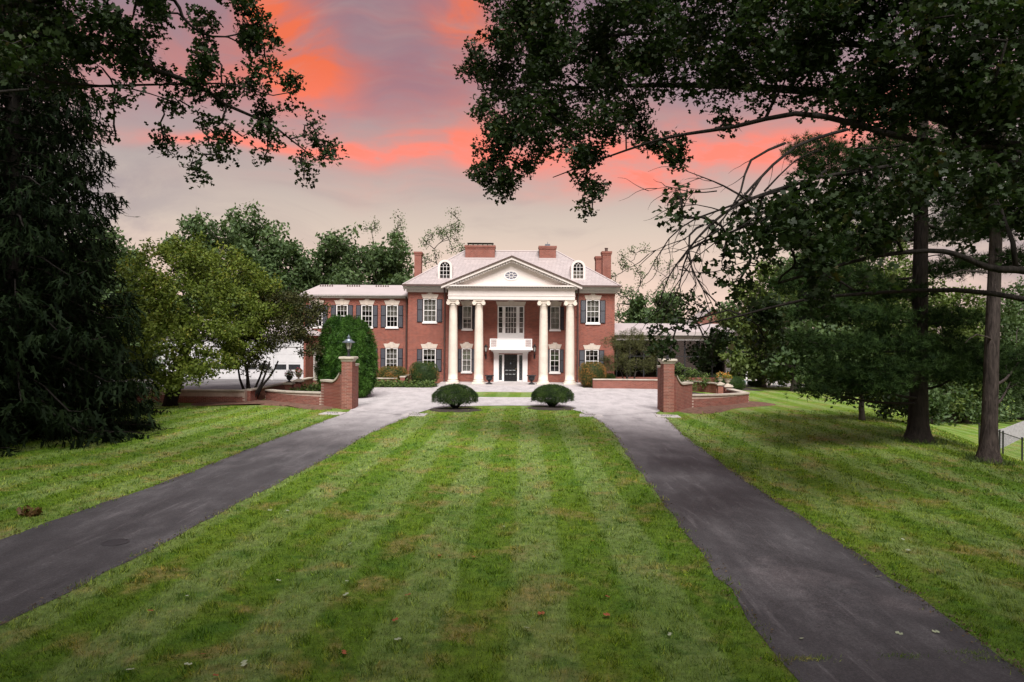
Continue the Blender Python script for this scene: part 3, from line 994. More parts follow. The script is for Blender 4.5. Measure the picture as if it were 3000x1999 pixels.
def chimney(zx0, zx1, zt, y0, dep, pots=0, corbel=.07, rust=None):
    x0, x1 = h1(zx0, zt, y0)[0], h1(zx1, zt, y0)[0]; top = h1((zx0 + zx1) / 2, zt, y0)[2]
    zb = min(roof_z(x, y) for x in (x0, x1) for y in (y0, y0 + dep)) - .3
    m = MB().box(x0, x1, y0, y0 + dep, zb, top - .34)
    c_ = obj('chimney', m, 'brick_old', house)
    m = MB().box(x0 - corbel * .5, x1 + corbel * .5, y0 - corbel * .5, y0 + dep + corbel * .5, top - .34, top - .22).box(x0 - corbel, x1 + corbel, y0 - corbel, y0 + dep + corbel, top - .22, top - .06)
    obj('chimney_cap', m, 'brick_old', c_)
    zf = roof_z((x0 + x1) / 2, y0)
    obj('flashing', MB().box(x0 - .05, x1 + .05, y0 - .05, y0 - .005, zf - .02, zf + .13), 'tinroof', c_)
    for i in range(pots):
        px_ = x0 + (x1 - x0) * (i + .5) / pots
        obj('chimney_pot', MB().lathe([(.13, 0), (.15, .03), (.12, .08), (.12, .26), (.15, .28), (.15, .32)], px_, y0 + dep / 2, top - .07, 10), 'copper', c_)
    return c_, x0, x1, top


cA, ax0, ax1, atop = chimney(697, 978, 120, 55.3, 1.0, 0)
m = MB().box(ax0 + .15, ax1 - .1, 55.35, 56.2, atop + .12, atop + .15)
for i in range(6):
    xx = ax0 + .2 + (ax1 - ax0 - .4) * i / 5
    m.box(xx - .025, xx + .025, 55.4, 55.45, atop - .07, atop + .12).box(xx - .025, xx + .025, 56.1, 56.15, atop - .07, atop + .12)
obj('chimney_hood', m, 'iron', cA)
cB, bx0, bx1, btop = chimney(1407, 1565, 126, 55.3, 0.9, 0)
obj('chimney_hood', MB().box((bx0 + bx1) / 2 - .2, (bx0 + bx1) / 2 + .2, 55.5, 55.9, btop - .06, btop + .12).box((bx0 + bx1) / 2 - .02, (bx0 + bx1) / 2 + .02, 55.6, 55.64, btop + .12, btop + .3), 'pewter', cB)
chimney(2012, 2093, 178, 54.6, 0.75, 1)
chimney(1948, 2004, 225, 57.6, 0.8, 0)
chimney(210, 274, 182, 58.6, 0.8, 0)

# arched dormers
def dormer(zx0, zx1, ztop, zbot, blind):
    yd = 52.52
    cx = (h1(zx0, ztop, yd)[0] + h1(zx1, ztop, yd)[0]) / 2; hw = (h1(zx1, ztop, yd)[0] - h1(zx0, ztop, yd)[0]) / 2
    z1_, z0_ = h1(zx0, ztop, yd)[2], h1(zx0, zbot, yd)[2]
    spring = z1_ - hw
    out_w = hw + .17
    def arch(w, zs, k=14):
        return [(cx + w * math.cos(math.pi * i / k), zs + w * math.sin(math.pi * i / k)) for i in range(k + 1)]
    # face with an arched opening
    o_ = [(cx + out_w, z0_ - .15)] + arch(out_w, spring) + [(cx - out_w, z0_ - .15)]
    i_ = [(cx + hw, z0_)] + arch(hw, spring) + [(cx - hw, z0_)]
    m = MB(); k = len(o_)
    m.v = [(x, yd, z) for x, z in o_] + [(x, yd, z) for x, z in i_] + [(x, yd + .12, z) for x, z in i_]
    m.f = [(j, j + 1, k + j + 1, k + j) for j in range(k - 1)] + [(k + j, k + j + 1, 2 * k + j + 1, 2 * k + j) for j in range(k - 1)]
    m.f += [(0, k, 2 * k - 1, k - 1)]
    yb = yd + 3.0
    m2 = len(m.v); m.v += [(x, yb, z) for x, z in o_]
    m.f += [(j + 1, j, m2 + j, m2 + j + 1) for j in range(k - 1)]
    dm = obj('dormer', m, 'pedi', house)
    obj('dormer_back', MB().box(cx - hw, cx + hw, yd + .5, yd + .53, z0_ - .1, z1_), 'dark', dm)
    b = MB(); t = .03
    for i in range(1, 3):
        x = cx - hw + 2 * hw * i / 3
        b.box(x - t / 2, x + t / 2, yd + .04, yd + .07, z0_, spring)
    for j in range(1, 4):
        z = z0_ + (spring - z0_) * j / 3
        b.box(cx - hw, cx + hw, yd + .042, yd + .068, z - t / 2, z + t / 2)
    for sx in (-1, 1):                                     # intersecting gothic tracery
        for x0_ in (-hw, -hw / 3, hw / 3):
            pts = []
            for q in range(7):
                a = q / 6 * 1.0
                xx = x0_ * (-sx) + sx * 0 if False else (x0_ if sx > 0 else -x0_) + sx * (hw * 1.15) * (1 - math.cos(a * 1.15))
                zz_ = spring + hw * 1.15 * math.sin(a * 1.15) * .95
                if xx * xx + (zz_ - spring) ** 2 < (hw * 1.0) ** 2:
                    pts.append((cx + xx, yd + .055, zz_))
            if len(pts) > 1:
                b.tube(pts, .015, 4)
    obj('glazing_bar', b, 'white', dm)
    g = MB(); g.add([(x, yd + .08, z) for x, z in i_], [tuple(range(len(i_)))]); obj('pane', g, 'glass', dm)
    if blind:
        g = MB().box(cx - hw, cx + hw, yd + .2, yd + .21, z0_, z0_ + (spring - z0_) * .66); obj('curtain', g, 'curtain', dm)


dormer(455, 549, 285, 447, 0)
dormer(1732, 1826, 290, 445, 1)

# ---------------------------------------------------------------- portico
PC = -0.05
YF = 49.75                                 # front face of the frieze
Zc0 = h1(1140, 648, YF)[2]; Zf = h1(1140, 548, YF)[2]; Zk = h1(1140, 512, YF)[2]; Zap = h1(1135, 235, 49.4)[2]
obj('portico_floor', MB().box(PC - 5.3, PC + 5.3, 48.9, YW - .001, 0.0, 0.11), 'concrete', house)
colx = [h1(v, 1000, 50.2)[0] for v in (580, 826, 1445, 1698)]
HCOL = Zc0 - 0.11
for x in colx:
    prof = [(.44, .0), (.44, .12), (.40, .125), (.42, .17), (.42, .21), (.37, .24), (.35, .27), (.37, .30), (.365, .33), (.345, .36)]
    k = 14
    for i in range(k + 1):
        t = i / k
        prof.append((.345 - .065 * t ** 1.7, .36 + t * (HCOL - .36 - .42)))
    prof += [(.30, HCOL - .40), (.30, HCOL - .36), (.28, HCOL - .35), (.31, HCOL - .30), (.34, HCOL - .24)]
    m = MB().lathe(prof, x, 50.2, 0.11, 28)
    cl = obj('column', m, 'column', house, smooth=True)
    obj('plinth', MB().box(x - .47, x + .47, 49.73, 50.67, .108, .21), 'column', cl)
    cp = MB().box(x - .42, x + .42, 49.80, 50.60, HCOL + .11 - .10, HCOL + .11 - .002).box(x - .36, x + .36, 49.86, 50.54, HCOL + .11 - .26, HCOL + .11 - .10)
    obj('abacus', cp, 'column', cl)
    for sx in (-1, 1):                     # ionic scrolls, rolled along the depth of the capital
        v = MB(); cx, cz = x + sx * .33, HCOL + .11 - .25; q = 16
        for yy, rr in ((49.80, .0), (49.79, .06), (49.80, .075), (49.80, .115), (49.785, .13), (49.785, .155), (50.0, .12), (50.2, .11), (50.4, .12), (50.615, .155), (50.6, 0)):
            v.v += [(cx + rr * math.cos(2 * math.pi * i / q), yy, cz + rr * math.sin(2 * math.pi * i / q)) for i in range(q)]
        for r_ in range(10):
            v.f += [(r_ * q + i, (r_ + 1) * q + i, (r_ + 1) * q + (i + 1) % q, r_ * q + (i + 1) % q) for i in range(q)]
        obj('scroll', v, 'column', cl, smooth=True)
ent = MB().box(PC - 4.62, PC + 4.62, YF, 50.65, Zc0, Zf).box(PC - 4.62, PC - 3.9, 50.65, YW - .004, Zc0, Zf).box(PC + 3.9, PC + 4.62, 50.65, YW - .004, Zc0, Zf)
ent.box(PC - 4.66, PC + 4.66, YF - .03, YF - .001, Zc0 + .26, Zc0 + .30)
obj('entablature', ent, 'pedi', house)
obj('portico_ceiling', MB().box(PC - 3.9, PC + 3.9, 50.65, YW - .004, Zc0 + .10, Zc0 + .15), 'white', house)
m = MB().box(PC - 4.75, PC + 4.75, YF - .10, YW - .006, Zf, Zf + .10).box(PC - 4.98, PC + 4.98, YF - .38, YW - .006, Zf + .17, Zk)
obj('portico_cornice', m, 'pedi', house)
m = MB(); x = PC - 4.85
while x < PC + 4.8:
    m.box(x, x + .10, YF - .24, YF - .0, Zf + .07, Zf + .17); x += .2
obj('dentil_row', m, 'white', house)['kind'] = 'stuff'
HWp = 5.0; run = HWp; rise = Zap - Zk
sl_ = math.hypot(run, rise); nxp, nzp = rise / sl_, run / sl_
obj('tympanum', MB().prism_y([(PC - HWp + .2, Zk), (PC + HWp - .2, Zk), (PC, Zap - .12)], YF + .12, YF + .17), 'pedi', house)
for sx in (-1, 1):
    def rk(o0, o1, y0, y1, name, mat, s0=-0.02, s1=1.0):
        # slab following the rake, between two offsets measured square to it
        q = []
        for t, o_ in ((s0, o0), (s1, o0), (s1, o1), (s0, o1)):
            q.append((PC + sx * (HWp * (1 - t)), Zk + rise * t - o_ * (sl_ / run)))
        return obj(name, MB().prism_y(q if sx > 0 else list(reversed(q)), y0, y1), mat, house)
    rk(0.02, 0.20, YF - .42, YF + .119, 'raking_cornice', 'pedi')
    rk(0.201, 0.33, YF - .20, YF + .119, 'raking_moulding', 'pedi', 0.05)
    rk(-0.06, 0.019, YF - .50, YW + .1, 'pediment_gutter', 'copper')
    m = MB(); k = int(sl_ / .2)
    for i in range(2, k):
        t = i / k
        cxp, czp = PC + sx * HWp * (1 - t), Zk + rise * t - .265 * (sl_ / run)
        m.box(cxp - .05, cxp + .05, YF - .30, YF - .201, czp - .07, czp + .06)
    obj('dentil_row', m, 'white', house)['kind'] = 'stuff'
    # pediment roof running back into the main slope
    xe, ze = PC + sx * HWp, Zk + .07
    f = [(xe, YF - .5, ze), (PC, YF - .5, Zap + .07), (PC, 55.2, Zap + .07), (xe, YW + .1, ze)]
    obj('pediment_roof', MB().add(f, [(0, 1, 2, 3)] if sx > 0 else [(3, 2, 1, 0)]), 'slate', house)
# oval gable light
ocx, ocz = h1(1136, 415, YF)[0], h1(1136, 415, YF)[2]; oa, ob = .44, .27
q = 24; m = MB()
ring = lambda ka, y: [(ocx + (oa + ka) * math.cos(2 * math.pi * i / q), y, ocz + (ob + ka) * math.sin(2 * math.pi * i / q)) for i in range(q)]
m.v = ring(.10, YF + .09) + ring(0, YF + .09) + ring(0, YF + .118); m.f = [(i, (i + 1) % q, q + (i + 1) % q, q + i) for i in range(q)] + [(q + i, q + (i + 1) % q, 2 * q + (i + 1) % q, 2 * q + i) for i in range(q)]
ov = obj('oval_window', m, 'white', house)
m = MB().add(ring(0, YF + .112), [tuple(range(q))]); obj('pane', m, 'gable_glass', ov)
m = MB()
for i in range(8):
    a = 2 * math.pi * (i + .5) / 8
    m.tube([(ocx + .15 * math.cos(a), YF + .10, ocz + .12 * math.sin(a)), (ocx + oa * math.cos(a), YF + .10, ocz + ob * math.sin(a))], .03, 4)
m.tube([(ocx + .15 * math.cos(2 * math.pi * i / 12), YF + .10, ocz + .12 * math.sin(2 * math.pi * i / 12)) for i in range(13)], .03, 4)
obj('glazing_bar', m, 'white', ov)

# upper glazed door
def hz1(v): return h1(1130, v)[2]


m = MB()
xa, xb, za, zb = FD
m.box(xa, xb, YW - .03, YW + .10, zb - .08, zb)
for zx0, zx1 in ((1005, 1016), (1051, 1080), (1184, 1214), (1249, 1260)):
    m.box(hx(zx0), hx(zx1), YW - .03, YW + .10, za, zb - .08)
m.box(hx(1016), hx(1051), YW - .01, YW + .09, za, hz1(965)).box(hx(1214), hx(1249), YW - .01, YW + .09, za, hz1(965)).box(hx(1080), hx(1184), YW - .01, YW + .09, za, hz1(968))
fd = obj('balcony_door', m, 'white', house)
for zx0, zx1, cols, rows in ((1016, 1051, 1, 5), (1080, 1184, 4, 5), (1214, 1249, 1, 5)):
    a, b, c_, d = hx(zx0), hx(zx1), hz1(966), zb - .08
    pw, ph = (b - a) / cols, (d - c_) / rows
    g = MB()
    for i in range(1, cols): g.box(a + i * pw - .015, a + i * pw + .015, YW + .03, YW + .06, c_, d)
    for j in range(1, rows): g.box(a, b, YW + .032, YW + .058, c_ + j * ph - .014, c_ + j * ph + .014)
    obj('glazing_bar', g, 'white', fd)
    me = pane_mesh(pw - .015, ph - .015)
    for i in range(cols):
        for j in range(rows):
            put('pane', me, fd, (a + (i + .5) * pw, YW + .045, c_ + (j + .5) * ph))
lintel(house, hx(1005) - .02, hx(1260) + .02, zb + .02, zb + .40, YW, .12)

# balcony
yb0 = 51.25
bx0_, bx1_ = h1(932, 1060, yb0)[0], h1(1336, 1060, yb0)[0]
bzt, bzb = h1(1134, 1022, yb0)[2], h1(1134, 1112, yb0)[2]
m = MB().box(bx0_ - .06, bx1_ + .06, yb0 - .08, YW - .035, bzb - .14, bzb)
m.box(bx0_ + .1, bx1_ - .1, yb0 + .02, YW - .035, bzb - .24, bzb - .141)
bal = obj('balcony', m, 'white', house)
m = MB().box(bx0_, bx1_, yb0, yb0 + .07, bzt - .07, bzt).box(bx0_, bx1_, yb0, yb0 + .07, bzb, bzb + .07)
for sx in (bx0_, bx1_ - .07):
    m.box(sx, sx + .07, yb0 + .07, YW - .035, bzt - .07, bzt).box(sx, sx + .07, yb0 + .07, YW - .035, bzb, bzb + .07)
obj('rail', m, 'white', bal)
pa, pb = h1(1005, 1060, yb0)[0], h1(1262, 1060, yb0)[0]
for a, b in ((bx0_, bx0_ + .08), (pa - .08, pa), (pb, pb + .08), (bx1_ - .08, bx1_)):
    obj('post', MB().box(a, b, yb0 - .01, yb0 + .08, bzb + .001, bzt - .001), 'white', bal)
obj('solid_panel', MB().box(pa, pb, yb0 + .015, yb0 + .055, bzb + .07, bzt - .07).box(pa + .15, pb - .15, yb0 + .0, yb0 + .0149, bzb + .16, bzt - .16), 'white', bal)
for a, b in ((bx0_ + .08, pa - .08), (pb + .08, bx1_ - .08)):
    m = MB(); z0_, z1_ = bzb + .07, bzt - .07; k = 5
    for i in range(k):
        x0_ = a + (b - a) * i / k; x1_ = a + (b - a) * (i + 1) / k
        for (p, r_) in (((x0_, z0_), (x1_, (z0_ + z1_) / 2)), ((x1_, (z0_ + z1_) / 2), (x0_, z1_)), ((x1_, z0_), (x0_, (z0_ + z1_) / 2)), ((x0_, (z0_ + z1_) / 2), (x1_, z1_))):
            m.tube([(p[0], yb0 + .035, p[1]), (r_[0], yb0 + .035, r_[1])], .016, 4)
    obj('lattice', m, 'white', bal)
# side lattice rails
for sx in (bx0_ + .035, bx1_ - .035):
    m = MB()
    for i in range(4):
        ya, yb_ = yb0 + .1 + .22 * i, yb0 + .1 + .22 * (i + 1)
        m.tube([(sx, ya, bzb + .07), (sx, yb_, bzt - .07)], .016, 4).tube([(sx, yb_, bzb + .07), (sx, ya, bzt - .07)], .016, 4)
    obj('lattice', m, 'white', bal)

# entrance
m = MB()
ex0, ex1 = hx(972), hx(1294); etop = hz1(1142)
for a, b in ((972, 1018), (1248, 1294)):
    m.box(hx(a), hx(b), YW - .22, YW - .004, .11, etop - .16)
m.box(ex0 - .05, ex1 + .05, YW - .27, YW - .004, etop - .16, etop - .02).box(ex0 - .12, ex1 + .12, YW - .36, YW - .004, etop - .02, etop + .05)
sur = obj('door_surround', m, 'white', house)
obj('step', MB().box(hx(975), hx(1291), YW - .60, YW - .225, .108, .16).box(hx(1018), hx(1248), YW - .225, YW + .1, .11, .165), 'concrete', sur)
m = MB(); z0_, z1_ = .16, DR[3]
for a, b in ((1018, 1021), (1051, 1070), (1196, 1214), (1245, 1248)):
    m.box(hx(a), hx(b), YW - .02, YW + .12, z0_, z1_)
m.box(hx(1021), hx(1051), YW - .01, YW + .11, z0_, hz1(1420)).box(hx(1214), hx(1245), YW - .01, YW + .11, z0_, hz1(1420))
m.box(hx(1021), hx(1051), YW - .01, YW + .11, hz1(1179), z1_).box(hx(1214), hx(1245), YW - .01, YW + .11, hz1(1179), z1_)
obj('door_frame', m, 'white', sur)
for a, b in ((1021, 1051), (1214, 1245)):
    obj('sidelight', MB().box(hx(a), hx(b), YW + .05, YW + .06, hz1(1420), hz1(1179)), 'lead', sur)
    m = MB()
    for i in range(8):
        za_, zb_ = hz1(1420) + (hz1(1179) - hz1(1420)) * i / 8, hz1(1420) + (hz1(1179) - hz1(1420)) * (i + 1) / 8
        m.tube([(hx(a), YW + .045, za_), (hx(b), YW + .045, zb_)], .006, 3).tube([(hx(b), YW + .045, za_), (hx(a), YW + .045, zb_)], .006, 3)
    obj('lead_strip', m, 'pewter', sur)
dx0, dx1, dz1 = hx(1070), hx(1196), DR[3] - .01
door = obj('front_door', MB().box(dx0, dx1, YW + .03, YW + .08, .165, dz1), 'black', house)
m = MB(); dw = dx1 - dx0
for i in range(3):
    for z0_, z1_ in ((.30, .72), (.86, 1.02), (1.2, 1.75), (1.85, dz1 - .1)):
        a = dx0 + .09 + (dw - .18) * i / 3
        m.add([(a, YW + .029, z0_), (a + dw / 3 - .10, YW + .029, z0_), (a + dw / 3 - .10, YW + .029, z1_), (a, YW + .029, z1_), (a + .03, YW + .016, z0_ + .03), (a + dw / 3 - .13, YW + .016, z0_ + .03), (a + dw / 3 - .13, YW + .016, z1_ - .03), (a + .03, YW + .016, z1_ - .03)],
              [(4, 5, 6, 7), (0, 1, 5, 4), (1, 2, 6, 5), (2, 3, 7, 6), (3, 0, 4, 7)])
obj('door_panel', m, 'black', door)
obj('door_knocker', MB().lathe([(.035, 0), (.05, .02), (.05, .1), (.02, .14)], (dx0 + dx1) / 2, YW + .005, 1.48, 10), 'pewter', door)
obj('door_handle', MB().lathe([(.02, 0), (.035, .01), (.035, .05), (.02, .06)], dx1 - .1, YW + .0, 1.08, 10), 'brass', door)
# downspouts
for zx, zt in ((500, 520), (1772, 530)):
    xx = hx(zx)
    m = MB().tube([(xx, EY0 + .0, EZ - .1), (xx, YW - .14, ZE - .2), (xx, YW - .12, ZE - .5), (xx, YW - .12, .3), (xx, YW - .25, .12)], .06, 8)
    for z in (1.5, 3.4, 5.2):
        m.box(xx - .09, xx + .09, YW - .16, YW - .0, z, z + .05)
    obj('downspout', m, 'copper', house)

# wall lanterns and the urns by the door
for zx in (893, 1360):
    lx = h1(zx, 1120, 51.9)[0]; zt = h1(zx, 1072, 51.9)[2]; zb_ = h1(zx, 1215, 51.9)[2]; yl = 51.95
    t = thing('wall_lantern', (lx, YW - .01, zb_), 'black iron carriage lantern on the brick wall, %s the balcony' % ('on the round-evergreen side of' if zx < 1000 else 'on the sunroom side of'), 'lantern', 'lanterns flanking the front door')
    hh = (zt - zb_) * .52; z0_ = zt - hh
    cage = MB()
    for i in range(6):
        a = 2 * math.pi * i / 6
        cage.tube([(lx + .07 * math.cos(a), yl + .07 * math.sin(a), z0_), (lx + .125 * math.cos(a), yl + .125 * math.sin(a), z0_ + hh * .62)], .012, 4)
    cage.lathe([(.0, -.03), (.06, -.02), (.08, 0), (.06, .02)], lx, yl, z0_, 8)
    obj('cage', cage, 'iron', t)
    obj('lamp_glass', MB().lathe([(.06, .01), (.115, hh * .6)], lx, yl, z0_, 6), 'milk', t)
    obj('lamp_cap', MB().lathe([(.155, hh * .61), (.15, hh * .66), (.08, hh * .80), (.05, hh * .84), (.03, hh * .95), (.005, hh)], lx, yl, z0_, 8), 'iron', t)
    obj('bracket', MB().tube([(lx, yl, z0_ - .02), (lx, yl - .02, z0_ - .16), (lx, yl + .12, z0_ - .3), (lx, YW - .03, z0_ - .42)], .025, 6).box(lx - .06, lx + .06, YW - .05, YW - .003, zb_, z0_ - .2), 'iron', t)


def urn(name, x, y, z, h, r, mat, label, cat='urn', group=None):
    t = thing(name, (x, y, z), label, cat, group)
    obj('base', MB().box(x - r * .62, x + r * .62, y - r * .62, y + r * .62, z, z + h * .10), mat, t)
    prof = [(.50, .10), (.42, .15), (.22, .22), (.18, .30), (.26, .36), (.30, .38), (.52, .46), (.66, .60), (.66, .82), (.72, .88), (.98, .94), (1.0, 1.0), (.85, 1.0), (.62, .92)]
    obj('bowl', MB().lathe([(a * r, b * h) for a, b in prof], x, y, z, 18), mat, t, smooth=False)
    return t


for zx, wd_ in ((925, 'on the round-evergreen side'), (1330, 'on the sunroom side')):
    p = h1(zx, 1470, 49.5)
    urn('door_urn', p[0], 49.5, 0.111, h1(zx, 1371, 49.5)[2] - .11, .36, 'iron', 'tall black iron urn on the portico floor beside the entrance, ' + wd_, 'urn', 'black urns by the front door')

# ---------------------------------------------------------------- brick wing
YG = 53.5
wing = thing('brick_wing', (-12, YG, 0), 'two-storey red brick side wing with low pale roof and charcoal shutters', 'house wing')


def gx(v): return h2(v, 600)[0]


GX0, GX1 = gx(150), HX0 - .002
GE = h2(700, 368)[2]
gu0, gu1 = h2(1170, 702)[2], h2(1170, 448)[2]; gl0, gl1 = h2(1170, 1190)[2], h2(1170, 942)[2]
gs = [(237, 372, gu0, gu1, .3, 178, 432), (530, 662, gu0, gu1, .25, 468, 722), (817, 948, gu0, gu1, .2, 757, 1007), (1103, 1238, gu0, gu1, .55, 1042, 1298),
      (1100, 1238, gl0, gl1, .75, 1042, 1298), (812, 948, gl0, gl1, .5, 757, 1007), (530, 662, gl0, gl1, .5, 468, 722)]
m = MB(); wall_holes(m, GX0, GX1, 0, GE, YG, [(gx(a), gx(b), c_, d) for a, b, c_, d, *_ in gs])
m.add([(GX0, YG, 0), (GX0, YG + 7, 0), (GX0, YG + 7, GE), (GX0, YG, GE)], [(3, 2, 1, 0)])
m.add([(GX0, YG + 7, 0), (GX1, YG + 7, 0), (GX1, YG + 7, GE), (GX0, YG + 7, GE)], [(3, 2, 1, 0)])
obj('wall', m, 'brick', wing)
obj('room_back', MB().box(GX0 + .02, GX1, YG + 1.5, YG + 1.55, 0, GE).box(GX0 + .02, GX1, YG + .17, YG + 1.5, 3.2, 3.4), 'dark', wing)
for a, b, c_, d, bl, s0, s1 in gs:
    window(wing, gx(a), gx(b), c_, d, YG, 3, 4, bl)
    shutter(wing, gx(s0), gx(a) - .01, c_ - .03, d - .02, YG); shutter(wing, gx(b) + .01, gx(s1), c_ - .03, d - .02, YG)
    lintel(wing, gx(a) - .03, gx(b) + .03, d + .02, d + .42, YG, .14)
gez = h2(700, 330, 53.0)[2]
obj('cornice', MB().box(GX0 - .1, GX1, YG - .12, YG - .002, GE, GE + .16).box(GX0 - .35, GX1, YG - .42, YG - .002, GE + .17, gez), 'white', wing)
m = MB(); x = GX0 - .2
while x < GX1 - .15:
    m.box(x, x + .09, YG - .26, YG - .121, GE + .06, GE + .165); x += .19
obj('dentil_row', m, 'white', wing)['kind'] = 'stuff'
gtz = h2(700, 216, 57.3)[2]
m = MB().add([(GX0 - .35, YG - .45, gez + .004), (GX1, YG - .45, gez + .004), (GX1, 57.3, gtz), (GX0 + .25, 57.3, gtz), (GX0 + .25, 61, gez), (GX1, 61, gez)],
             [(0, 1, 2, 3), (3, 2, 5, 4), (0, 3, 4)])
wr = obj('roof', m, 'tinroof', wing)
for a0 in (350, 660, 990):
    for i in range(6):
        px_ = h2(a0 + i * 27, 238, 56.5)
        zr = gez + (gtz - gez) * (56.5 - YG + .45) / (57.3 - YG + .45)
        obj('snow_guard', MB().prism_y([(px_[0] - .06, zr), (px_[0] + .06, zr), (px_[0] + .04, zr + .13), (px_[0] - .04, zr + .13)], 56.46, 56.54), 'copper', wr)
xx = gx(1345) - .05
obj('downspout', MB().tube([(xx, YG - .3, GE + .1), (xx, YG - .1, GE - .3), (xx, YG - .1, .2)], .06, 8), 'copper', wing)

# ---------------------------------------------------------------- garage
YQ = 47.5
ga = thing('garage', (-17.5, YQ, .45), 'low white garage with panelled doors beside the parking court', 'garage')
qx0, qx1 = W(620, 1060, YQ)[0], W(889, 1060, YQ)[0]
obj('wall', MB().box(qx0 - 4.2, qx1, YQ + .12, YQ + 5.8, .3, 3.55).box(qx0 - 4.2, qx1, YQ, YQ + .12, 2.75, 3.55), 'garage', ga)
for i in range(6):
    xp = qx1 - i * 2.1
    obj('pier', MB().box(xp - .16, xp, YQ, YQ + .12, .3, 2.75), 'garage', ga)
for i in range(5):
    a, b = qx1 - (i + 1) * 2.1, qx1 - i * 2.1 - .16
    dr = obj('garage_door', MB().box(a, b, YQ + .06, YQ + .1, .46, 2.75), 'garage', ga)
    for j in range(4):
        z0_ = .50 + j * .56
        for k in range(2):
            xa_ = a + .08 + k * (b - a) / 2
            xb_ = xa_ + (b - a) / 2 - .16
            if j == 1:
                obj('pane', MB().box(xa_, xb_, YQ + .045, YQ + .0595, 1.16, 1.52), 'lead', dr)
            else:
                obj('door_panel', MB().box(xa_, xb_, YQ + .05, YQ + .0595, z0_ + .05, z0_ + .48), 'garage', dr)
obj('roof', MB().add([(qx0 - 4.5, YQ - .35, 3.55), (qx1 + .25, YQ - .35, 3.55), (qx1 + .25, YQ + 6.1, 3.55), (qx0 - 4.5, YQ + 6.1, 3.55), (qx0 - 2, YQ + 2.9, 4.7), (qx1 - 2, YQ + 2.9, 4.7)],
                     [(0, 1, 5, 4), (1, 2, 5), (2, 3, 4, 5), (3, 0, 4), (3, 2, 1, 0)]), 'tinroof', ga)

obj('side_wall', MB().box(qx1 + .001, qx1 + .14, YQ, YG - .46, .0, 3.54), 'brick', ga)
sd = obj('side_door', MB().box(qx1 + .141, qx1 + .18, YQ + 1.9, YQ + 4.4, .2, 2.6), 'white', ga)
for i in range(4):
    for z0_, z1_ in ((.4, 1.0), (1.15, 2.4)):
        obj('door_panel', MB().box(qx1 + .181, qx1 + .195, YQ + 2.0 + i * .6, YQ + 2.5 + i * .6, z0_, z1_), 'white', sd)

# ---------------------------------------------------------------- sunroom
YS = 53.0
sr = thing('sunroom', (12, YS, 0), 'single-storey glazed sunroom with flat pale roof and white corner post', 'house wing')
sx0, sx1 = HX1 + .002, W(2142, 1000, YS)[0]
z_top, z_b = W(1950, 953, YS)[2], W(1950, 983, YS)[2]
m = MB().add([(sx0, YS - .5, z_b + .25), (sx1 + .4, YS - .5, z_b + .25), (sx1 + .4, YS + 4.5, z_top + .25), (sx0, YS + 4.5, z_top + .25)], [(0, 1, 2, 3)])
m.box(sx0, sx1 + .4, YS - .5, YS + 4.5, z_b, z_b + .245)
obj('roof', m, 'tinroof', sr)
obj('beam', MB().box(sx0, sx1, YS - .12, YS + .1, z_b - .38, z_b - .002), 'white', sr)
for fx in (1.0,):
    xp = sx0 + .2 + fx * (sx1 - sx0 - .45)
    obj('post', MB().box(xp - .17, xp + .17, YS - .14, YS + .2, 0, z_b - .38).box(xp - .22, xp + .22, YS - .19, YS + .25, z_b - .55, z_b - .381), 'white', sr)
obj('plinth_wall', MB().box(sx0, sx1, YS + .2, YS + .45, 0, .5), 'brick', sr)
k = 8
for i in range(k):
    a, b = sx0 + .3 + (sx1 - sx0 - .6) * i / k, sx0 + .3 + (sx1 - sx0 - .6) * (i + 1) / k
    m = MB().box(a, a + .05, YS + .28, YS + .36, .5, z_b - .38).box(b - .05, b, YS + .28, YS + .36, .5, z_b - .38).box(a + .05, b - .05, YS + .28, YS + .36, 2.1, 2.16)
    w_ = obj('window', m, 'iron', sr)
    for z0_, z1_ in ((.5, 2.1), (2.16, z_b - .38)):
        put('pane', pane_mesh(b - a - .1, z1_ - z0_), w_, ((a + b) / 2, YS + .32, (z0_ + z1_) / 2))
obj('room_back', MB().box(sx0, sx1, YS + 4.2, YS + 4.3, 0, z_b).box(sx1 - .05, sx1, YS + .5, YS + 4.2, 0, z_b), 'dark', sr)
# brick outbuilding showing over the sunroom roof
ob_ = thing('brick_outbuilding', (19, 66, 0), 'red brick gable seen over the flat sunroom roof through the leaves', 'building')
xa_, xb_ = W(2055, 930, 66)[0], W(2125, 930, 66)[0]; zt = W(2090, 925, 66)[2]
obj('wall', MB().prism_y([(xa_ - 1.5, 0), (xb_ + 1.5, 0), (xb_ + 1.5, zt - 1.2), ((xa_ + xb_) / 2, zt + .6), (xa_ - 1.5, zt - 1.2)], 66, 70), 'brick_old', ob_)
rm = MB(); mx_ = (xa_ + xb_) / 2
rm.add([(xa_ - 1.8, 65.7, zt - 1.35), (mx_, 65.7, zt + .68), (mx_, 70.3, zt + .68), (xa_ - 1.8, 70.3, zt - 1.35), (xb_ + 1.8, 65.7, zt - 1.35), (xb_ + 1.8, 70.3, zt - 1.35)], [(3, 2, 1, 0), (1, 2, 5, 4)])
obj('roof', rm, 'slate', ob_)

